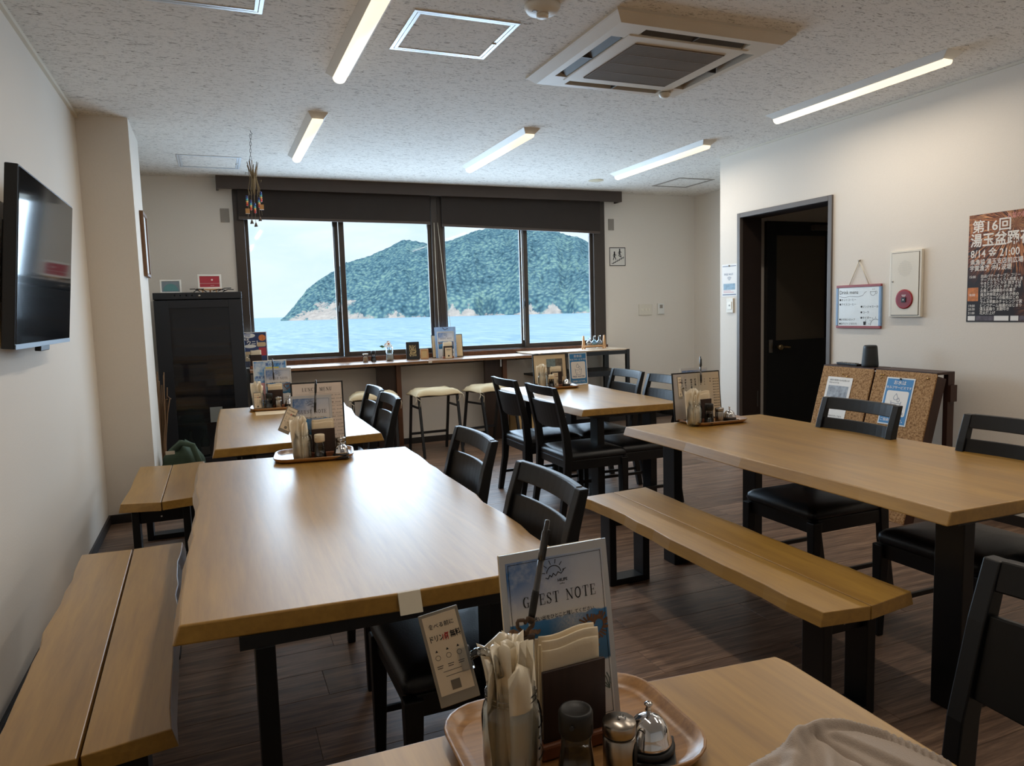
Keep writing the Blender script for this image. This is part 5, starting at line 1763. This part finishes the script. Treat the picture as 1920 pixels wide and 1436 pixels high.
# --- middle left table
place('jar', mk_jar, (.329, 3.255), 1.3, 'glass jar of hand towels with a slanted card ' + D[1], GJ)
packets((.329, 3.255), D[1], 6)
o = place('clip', mk_clip, (.252, 3.235), 0, 'slanted price card on a clip at the jar ' + D[1], 'price cards on clips', .835)
o.rotation_euler = (math.radians(-12), math.radians(30), math.radians(12))
place('napbox', mk_napbox, (.426, 3.285), -.10, 'dark wooden napkin holder ' + D[1], 'napkin holders')
napkins((.426, 3.285), -.10, D[1], 5)
place('soyw', mk_soyw, (.401, 3.225), .2, 'soy sauce bottle with a cream cap ' + D[1], 'soy sauce bottles')
place('shaker', mk_shaker, (.497, 3.262), .7, 'round steel shaker behind the bell ' + D[1], 'steel shakers')
place('bell', mk_bell, (.488, 3.205), -.3, 'chrome call bell ' + D[1], 'call bells')
lean_note((.385, 3.313), -.10, 'guest notebook leaning on the lunch menu ' + D[1], 5)
pen((.392, 3.262), .905, 4, 5, 'black pen in front of the guest note ' + D[1])


def menu_board(name, label, loc, rz, w, h, mface, lean=8, z=ZI, bdr=.007):
    t = thing(name, label, 'menu', (loc[0], loc[1], z), rot=(-math.radians(lean), 0, rz))
    MB().box(-w / 2, w / 2, 0, .006, 0, h).obj('menu_cover', M_dark, t, bevel=.001)
    MB().box(-w / 2 + bdr, w / 2 - bdr, -.001, 0, bdr, h - bdr).obj('menu_sheet', mface, t)
    return t


t = menu_board('lunch_menu', 'tall lunch menu in a black cover behind the guest note on the middle left table', (.418, 3.345), -.10, .232, .328, mat('menu_ivory', (230, 216, 206), .5))
b = MB()
serif(b, 'LUNCH MENU', 0, .286, .0155, -.0016, .16, sx=.82)
b.rect(-.035, .035, .279, .2797, -.0014)
for i in range(15):
    z = .262 - i * .0165
    b.text(['定食', '丼もの', '刺身', 'カレー', 'うどん'][i % 5] + '　８００円', .058, z, .0062, 'LEFT', -.0014, .01)
    if i % 3 == 2:
        b.rect(.055, .10, z - .006, z - .0056, -.0014)
b.rect(-.10, .104, .272, .2724, -.0014)
b.obj('lettering', M_ink, t)

# --- right table
place('jar', mk_jar, (2.300, 3.112), 2.1, 'glass jar of hand towels ' + D[2], GJ)
packets((2.300, 3.112), D[2], 7)
o = place('clip', mk_clip, (2.222, 3.118), 0, 'upright price card on a clip at the jar ' + D[2], 'price cards on clips', .848)
o.rotation_euler = (math.radians(-6), math.radians(3), math.radians(34))
place('napbox', mk_napbox, (2.388, 3.165), .0, 'dark wooden napkin holder ' + D[2], 'napkin holders')
napkins((2.388, 3.165), .0, D[2], 5)
place('soy', mk_soy, (2.374, 3.085), 0, 'black-capped soy sauce bottle ' + D[2], 'soy sauce bottles')
place('shaker', mk_shaker, (2.452, 3.10), .4, 'round steel shaker ' + D[2], 'steel shakers')
place('bell', mk_bell, (2.530, 3.115), .2, 'chrome call bell ' + D[2], 'call bells')


def _wash(t):
    v = t.coord()
    x = t.n('ShaderNodeSeparateXYZ', Vector=v).outputs[0]
    return t.mix(t.noise(v, 22, 3, .6), t.ramp(t.math('MULTIPLY_ADD', x, 3.4, .5), [(0, lin((168, 166, 178))), (.5, lin((186, 180, 160))), (1, lin((214, 188, 150)))]), lin((196, 184, 166)))


t = menu_board('drink_menu', 'wide menu with vertical Japanese columns in a black cover on the right table', (2.43, 3.245), .02, .318, .262, custom('washi_print', _wash, .5), 6)
b = MB()
cols = ['日替わり定食', '海鮮ちらし丼', '刺身の盛合', '焼き魚', '天ぷら', 'うどん', '甘味']
for j, c_ in enumerate(cols):
    for i, ch in enumerate(c_):
        b.text(ch, -.105 + j * .032 - (.006 if j % 2 else 0), .215 - i * .0135, .0125 if j < 4 else .009, 'LEFT', -.0016, .015)
for i in range(11):
    b.text('季節の品 三百円', .108, .215 - i * .015, .0055, 'LEFT', -.0016, .01)
b.obj('lettering', M_ink, t)
MB().rect(.04, .062, .115, .14, -.0014).rect(-.02, -.005, .13, .142, -.0014).obj('orange_print', mat('orange_seal', (206, 112, 58), .6), t)
lean_note((2.43, 3.260), .02, 'guest notebook mostly hidden behind the wide menu ' + D[2], 6, ZI + .012)
pen((2.437, 3.235), .905, 3, -6, 'black pen sticking up above the wide menu ' + D[2])

# --- rack table
place('jar', mk_jar, (2.415, 5.245), .5, 'glass jar of hand towels ' + D[3], GJ)
packets((2.415, 5.245), D[3], 7)
o = place('clip', mk_clip, (2.51, 5.205), 0, 'price card standing against the napkin holder ' + D[3], 'price cards on clips', ZI + .002)
o.rotation_euler = (math.radians(-3), 0, math.radians(-5))
place('napbox', mk_napbox, (2.53, 5.245), -.05, 'dark wooden napkin holder ' + D[3], 'napkin holders')
napkins((2.53, 5.245), -.05, D[3], 5)
place('soyw', mk_soyw, (2.458, 5.175), .2, 'soy sauce bottle with a cream cap ' + D[3], 'soy sauce bottles')
place('bell', mk_bell, (2.612, 5.225), .1, 'chrome call bell ' + D[3], 'call bells')
t = picture_frame('photo_frame', 'dark framed picture with a cream mat standing at the back of the rack table', (2.538, 5.345, .7235), .306, .248, .009, .012, M_dark, mat('cream_mat_print', (218, 196, 160), .6), lean=6)
MB().rect(-.03, .115, .055, .205, .004).obj('picture_print', mat('old_photo', (112, 104, 92), .6, var=.5, vscale=(20, 20, 20)), t)
MB().rect(-.03, .05, .14, .205, .0035).obj('picture_detail', mat('teal_photo', (120, 138, 140), .6, var=.3, vscale=(40, 40, 40)), t)
t = thing('water_notice', 'small blue self-service water notice standing at the back of the rack table', 'notice', (2.802, 5.36, ZT), rot=(math.radians(-5), 0, 0))
water_sheet(t, .17, .265, 'FREE WATER')

# --- wine cooler table
place('jar', mk_jar, (.262, 5.23), .2, 'glass jar of hand towels behind a price card ' + D[4], GJ)
packets((.262, 5.23), D[4], 7)
o = place('clip', mk_clip, (.25, 5.168), 0, 'price card standing upright in front of the jar ' + D[4], 'price cards on clips', ZI + .001)
o.rotation_euler = (math.radians(-4), 0, math.radians(3))
place('napbox', mk_napbox, (.372, 5.245), -.06, 'dark wooden napkin holder ' + D[4], 'napkin holders')
napkins((.372, 5.245), -.06, D[4], 5)
place('soy', mk_soy, (.325, 5.18), .2, 'black-capped soy sauce bottle ' + D[4], 'soy sauce bottles')
place('shaker', mk_shaker, (.383, 5.18), .2, 'round steel shaker ' + D[4], 'steel shakers')
place('bell', mk_bell, (.462, 5.235), .1, 'chrome call bell ' + D[4], 'call bells')
lean_note((.40, 5.29), -.06, 'guest notebook with a white pen in front ' + D[4], 6)
o = pen((.366, 5.225), .90, -1, 4, 'pen standing in front of the guest note ' + D[4])
t = thing('menu_sheet', 'sky-blue laminated menu sheet behind the guest note on the wine cooler table', 'menu', (.352, 5.325, ZI), rot=(math.radians(-5), 0, -.05))
MB().box(-.112, .112, 0, .002, 0, .325).obj('laminate', M_paper, t)
MB().box(-.107, .107, -.0008, 0, .006, .319).obj('sky_print', custom('cloud_print', lambda t: t.ramp(t.noise(t.coord(), 16, 4, .6), [(.4, lin((84, 150, 214))), (.6, lin((206, 222, 238)))]), .3), t)
b = MB().text('夏のおすすめ', -.03, .288, .022, 'LEFT', -.0014, .015).text('海鮮丼', -.10, .20, .022, 'LEFT', -.0014, .015)
b.obj('lettering', mat('blue_ink', (52, 92, 170), .6), t)
MB().rect(-.03, .06, .262, .278, -.0013).obj('yellow_print', mat('lemon_print', (226, 214, 110), .6), t)
MB().rect(-.08, -.03, .05, .17, -.0013).obj('pink_print', mat('pink_print', (228, 170, 176), .6), t)
tag(MB().box(-.11, .11, -.10, .10, 0, .0008).obj('menu_paper', M_cream, None, (.335, 5.03, ZT), rz=-.03), 'single cream paper menu lying in front of the tray on the wine cooler table', 'paper')

# ------------------------------------------------------------------ things on the window counter
ZC = .8685
t = thing('toothpick_pot', 'small clear pot of toothpicks on the window counter', 'toothpick pot', (1.368, 7.12, ZC))
MB().lathe([(.02, 0), (.025, .003), (.026, .08), (.0255, .081)], 20, cap=False).obj('pot', M_clear, t)
MB().lathe([(.02, .002), (.021, .05), (.002, .052)], 14).obj('toothpicks', M_cream, t)
MB().lathe([(.0265, .074), (.027, .082), (.002, .084)], 20).obj('lid', M_ivory, t)
o = place('soy', mk_soy, (1.447, 7.12), 0, 'black-capped soy sauce bottle on the window counter', 'soy sauce bottles', ZC)
t = thing('flower_vase', 'clear glass vase with white flowers and a leaf on the window counter', 'vase', (1.612, 7.13, ZC))
MB().lathe([(.03, .001), (.036, .004), (.040, .03), (.037, .09), (.030, .115), (.033, .135)], 24, cap=False).obj('vase_glass', M_clear, t)
MB().lathe([(.002, .002), (.030, .003), (.034, .03), (.033, .07), (.002, .071)], 20).obj('water', mat('pale_water', (214, 222, 222), .1), t)
MB().tube([(0, 0, .02), (-.01, 0, .11), (-.03, -.01, .15)], .0025, 5).tube([(.005, 0, .02), (.0, .0, .12), (-.012, -.005, .17)], .0025, 5).obj('stems', M_leaf, t)
rnd = random.Random(6)
for i, (x, z, r) in enumerate(((-.035, .155, .022), (-.012, .178, .022), (.005, .15, .018))):
    f = MB()
    for q in range(7):
        a = 2 * PI * q / 7
        f.loft([[(x + r * s * math.cos(a + d_), -.012 + r * s * .5 * math.sin(a * 2) - .004 * s, z + r * s * math.sin(a + d_)) for d_ in (-.4, 0, .4)] for s in (.25, .7, 1.0)], cap=False, close=False)
    f.obj('flower', mat('white_petal', (240, 232, 220), .6), t)
MB().lathe([(.009, 0), (.006, .006)], 10, M=Matrix.Translation((-.012, -.02, .170)) @ RX).obj('flower_centre', mat('rust_centre', (176, 96, 52), .7), t)
MB().loft([[(-.05, -.01, .140), (-.048, -.012, .142)], [(-.075, -.012, .158), (-.07, -.014, .130)], [(-.10, -.01, .150), (-.10, -.012, .146)]], cap=False, close=False).obj('leaf', M_leaf, t)


def _gold(t):
    return t.ramp(t.noise(t.coord(), 120, 2, .7), [(.47, lin((26, 25, 26))), (.56, lin((214, 190, 136)))])


t = picture_frame('picture_frame', 'black framed card with gold pattern standing on the window counter', (1.853, 7.13, ZC), .135, .178, .032, .014, M_dark, custom('gold_speckle', _gold, .5), rz=.0, lean=6)
t = picture_frame('picture_frame', 'small square pale wooden frame beside the black frame on the counter', (1.972, 7.13, ZC), .084, .10, .014, .014, M_pale, mat('tan_card', (202, 172, 122), .7), lean=6)
t = menu_board('counter_menu', 'cream menu in a dark cover behind the guest note on the window counter', (2.237, 7.185), .0, .335, .236, mat('menu_tan', (216, 190, 148), .6), 7, ZC)
b = MB()
for i in range(7):
    b.text('品', .085 + (i % 2) * .012, .15 - i * .012, .008, 'LEFT', -.0014)
b.obj('lettering', M_ink, t)
t = thing('blue_sheet', 'blue laminated sheet rising behind the guest note on the window counter', 'menu', (2.215, 7.165, ZC), rot=(math.radians(-5), 0, 0))
MB().box(-.113, .113, 0, .002, 0, .315).obj('laminate', mat('blue_laminate', (150, 182, 226), .3, var=.2, vscale=(20, 20, 20)), t)
MB().tube([(-.03, -.003, .31), (-.005, -.006, .285), (.03, -.003, .30)], .0025, 5).obj('string_tie', M_dark, t)
o = lean_note((2.205, 7.125), .0, 'guest notebook standing on the window counter', 6, ZC)
place('napbox', mk_napbox, (2.185, 7.03), .0, 'wooden napkin holder with a card in front on the window counter', 'napkin holders', ZC)
ZI_, ZI = ZI, ZC
napkins((2.185, 7.03), 0, 'on the window counter', 5)
t = thing('price_card', 'small cream price card standing before the napkin holder on the window counter', 'card', (2.187, 7.003, ZC + .0), rot=(math.radians(-3), 0, 0))
MB().box(-.036, .036, 0, .002, .002, .108).obj('card', M_cream, t)
MB().rect(-.024, .024, .088, .092).rect(-.02, .02, .078, .080).rect(-.008, .008, .018, .034).obj('lettering', M_ink, t)
ZI = ZI_

# left end of the counter: uni poster and another napkin holder
t = thing('sea_urchin_poster', 'colourful sea urchin notice standing at the left end of the window counter', 'notice', (.352, 7.19, ZC), rot=(math.radians(-4), 0, 0))
MB().box(-.112, .112, 0, .003, 0, .333).obj('laminate', M_paper, t)
MB().box(-.106, .106, -.0008, 0, .006, .327).obj('navy_print', mat('navy_print', (38, 58, 104), .35, var=.4, vscale=(12, 12, 12)), t)
MB().poly([(-.045 + .055 * math.cos(a), .300 + .022 * math.sin(a)) for a in [2 * PI * i / 18 for i in range(18)]], -.0013).poly([(-.04 + .055 * math.cos(a), .20 + .016 * math.sin(a)) for a in [2 * PI * i / 16 for i in range(16)]], -.0013).text('新鮮', -.09, .255, .024, 'LEFT', -.0016, .02).text('ウニ！', -.07, .218, .042, 'LEFT', -.0016, .03).obj('white_lettering', M_paper, t)
MB().text('期間限定', -.085, .303, .014, 'LEFT', -.0018, .02).text('海の恵み', -.08, .288, .012, 'LEFT', -.0018, .02).obj('lettering', mat('blue_ink', (52, 92, 170), .6), t)
MB().poly([(.07 + .032 * math.cos(a), .277 + .03 * math.sin(a)) for a in [2 * PI * i / 18 for i in range(18)]], -.0013).obj('urchin_print', mat('urchin_orange', (222, 130, 70), .6, var=.3, vscale=(60, 60, 60)), t)
MB().poly(rrect(.02, .10, .195, .235, .012), -.0014).obj('tan_print', mat('tan_print', (206, 180, 140), .6), t)
MB().rect(-.09, -.03, .06, .15, -.0013).obj('tan_print', mat('tan_print', (206, 180, 140), .6), t)
MB().rect(.035, .10, .11, .185, -.0012).obj('red_print', mat('red_print', (176, 58, 70), .6), t)
place('napbox', mk_napbox, (.352, 7.08), 0, 'dark wooden napkin holder before the sea urchin notice', 'napkin holders', ZC)
ZI = ZC
napkins((.352, 7.08), 0, 'before the sea urchin notice', 5)
ZI = ZI_
place('jar', mk_jar, (.272, 7.09), 0, 'glass jar before the sea urchin notice at the left end of the counter', GJ, ZC)

# wooden stand with flasks on the rack
t = thing('flask_stand', 'small A-shaped wooden stand holding glass flasks on the rack top', 'flask stand', (3.91, 7.08, .8845))
for x in (-.145, .115):
    MB().bar((x - .03, -.03, 0), (x, 0, .145), .016, .012).obj('leg', M_pale, t)
    MB().bar((x + .03, .03, 0), (x, 0, .145), .016, .012).obj('leg', M_pale, t)
MB().bar((-.15, -.02, .03), (.12, -.02, .03), .016, .016, side=(0, 1, 0)).obj('rail', M_pale, t)
MB().bar((-.15, .025, .03), (.12, .025, .03), .016, .016, side=(0, 1, 0)).obj('rail', M_pale, t)
for i, (x, h) in enumerate(((-.075, .075), (-.010, .10), (.055, .10))):
    t = thing('glass_flask', 'small round glass flask on the wooden stand, ' + ['the lower one at the left', 'the middle one with a blue tint', 'the right one'][i], 'flask', (3.91 + x, 7.08, .9235), group='flasks on the wooden stand')
    MB().lathe([(.014, 0), (.028, .010), (.032, .028), (.026, .046), (.012, .056), (.011, h), (.015, h + .004)], 18, cap=False).obj('flask_glass', M_clear, t)
    MB().lathe([(.002, .002), (.013, .003), (.026, .011), (.029, .024), (.002, .025)], 16).obj('contents', mat(['shell_white', 'pale_aqua', 'sand_grey'][i], [(226, 206, 190), (150, 196, 210), (176, 176, 176)][i], .5), t)
tag(MB().lathe([(.002, 0), (.014, .002), (.016, .008), (.010, .016), (.001, .018)], 8).obj('seashell', M_ivory, None, (3.885, 6.985, .885)), 'small pale shell on the rack top before the flask stand', 'shell')

# carton on the floor under the counter
t = thing('carton', 'open pale cardboard carton on the floor between counter and rack table', 'carton', (2.93, 6.86, 0), 0)
f = MB().box(-.112, .112, -.14, .14, 0, .006)
f.box(-.112, .112, -.14, -.136, .006, .30).box(-.112, .112, .136, .14, .006, .30).box(-.112, -.108, -.136, .136, .006, .30).box(.108, .112, -.136, .136, .006, .30)
f.obj('box_body', mat('cardboard', (196, 164, 112), .8), t)
MB().hexa([(-.112, -.136, .30), (-.108, -.136, .30), (-.108, .136, .30), (-.112, .136, .30), (-.17, -.136, .36), (-.166, -.136, .362), (-.166, .136, .362), (-.17, .136, .36)]).obj('flap', mat('cardboard', (196, 164, 112), .8), t)
MB().hexa([(-.112, -.14, .30), (.112, -.14, .30), (.112, -.136, .30), (-.112, -.136, .30), (-.112, -.17, .38), (.112, -.17, .38), (.112, -.166, .38), (-.112, -.166, .38)]).obj('flap', mat('cardboard', (196, 164, 112), .8), t)

# ------------------------------------------------------------------ beige garment lying on the nearest table
def garment():
    N, K = 130, 110
    V, F = [], []
    x0, x1, y0, y1 = .54, .90, .48, .81
    for i in range(N + 1):
        for j in range(K + 1):
            u, v = i / N, j / K
            x, y = x0 + (x1 - x0) * u, y0 + (y1 - y0) * v
            # outline of the heap
            EP = [(.54, .62), (.60, .70), (.63, .735), (.70, .752), (.76, .768), (.80, .772), (.83, .760), (.86, .718), (.885, .63), (.90, .53)]
            for (xa, ya), (xb, yb) in zip(EP[:-1], EP[1:]):
                if xa <= x <= xb:
                    edge = ya + (yb - ya) * (x - xa) / (xb - xa) + .0006 * math.sin(x * 60)
            e = max(0, min(1, (edge - y) / .03))
            e = min(e, max(0, min(1, (x - .60 + .05 * (y < .72)) / .03)), max(0, min(1, (.897 - x) / .02)))
            e = e * e * (3 - 2 * e)
            # a rolled fold runs from the peak to the right, a flat flap lies below it, gathers at left
            ridge = edge - .020
            roll = (.010 + .012 * max(0, min(1, (x - .70) / .07))) * math.exp(-((y - ridge) / .015) ** 2)
            flap = .010 * max(0, min(1, (x - .775 + .35 * (.77 - y) * -1) / .008)) * max(0, min(1, (ridge - .018 - y) / .012))
            crease = -.010 * math.exp(-((x - (.775 + .10 * (.77 - y))) / .005) ** 2) * (y < ridge - .01)
            gather = .0085 * math.sin((y * 1.2 - x * .9) * 85 + 3 * math.sin(x * 20)) * max(0, min(1, (.79 - x) / .06))
            dome = .012 * math.exp(-((x - .75) / .10) ** 2 - ((y - .68) / .11) ** 2)
            ruf = .0018 * math.sin(x * 230 + 30 * y) * math.exp(-((y - (.735 - .35 * (.77 - x))) / .012) ** 2) * (x < .77)
            z = .003 + e * (.008 + roll + flap + crease + gather + dome + ruf)
            V.append((x, y, max(.0012, z if e > .001 else .0012)))
    keep = {}
    used = []
    for i in range(N):
        for j in range(K):
            a = i * (K + 1) + j
            quad = (a, a + K + 1, a + K + 2, a + 1)
            if max(V[q][2] for q in quad) > .0045:
                F.append(quad)
    for f in F:
        for q in f:
            if q not in keep:
                keep[q] = len(used)
                used.append(V[q])
    F = [tuple(keep[q] for q in f) for f in F]
    o = MB().add(used, F, sm=True).obj('garment', mat('beige_cotton', (178, 162, 148), .85, bump=.35, bscale=500, sheen=.2), None, (-.03, 0, ZT))
    sm = o.modifiers.new('thickness', 'SOLIDIFY')
    sm.thickness, sm.offset = .0012, 1
    tag(o, 'crumpled beige cotton garment lying on the right of the nearest table', 'garment')


garment()
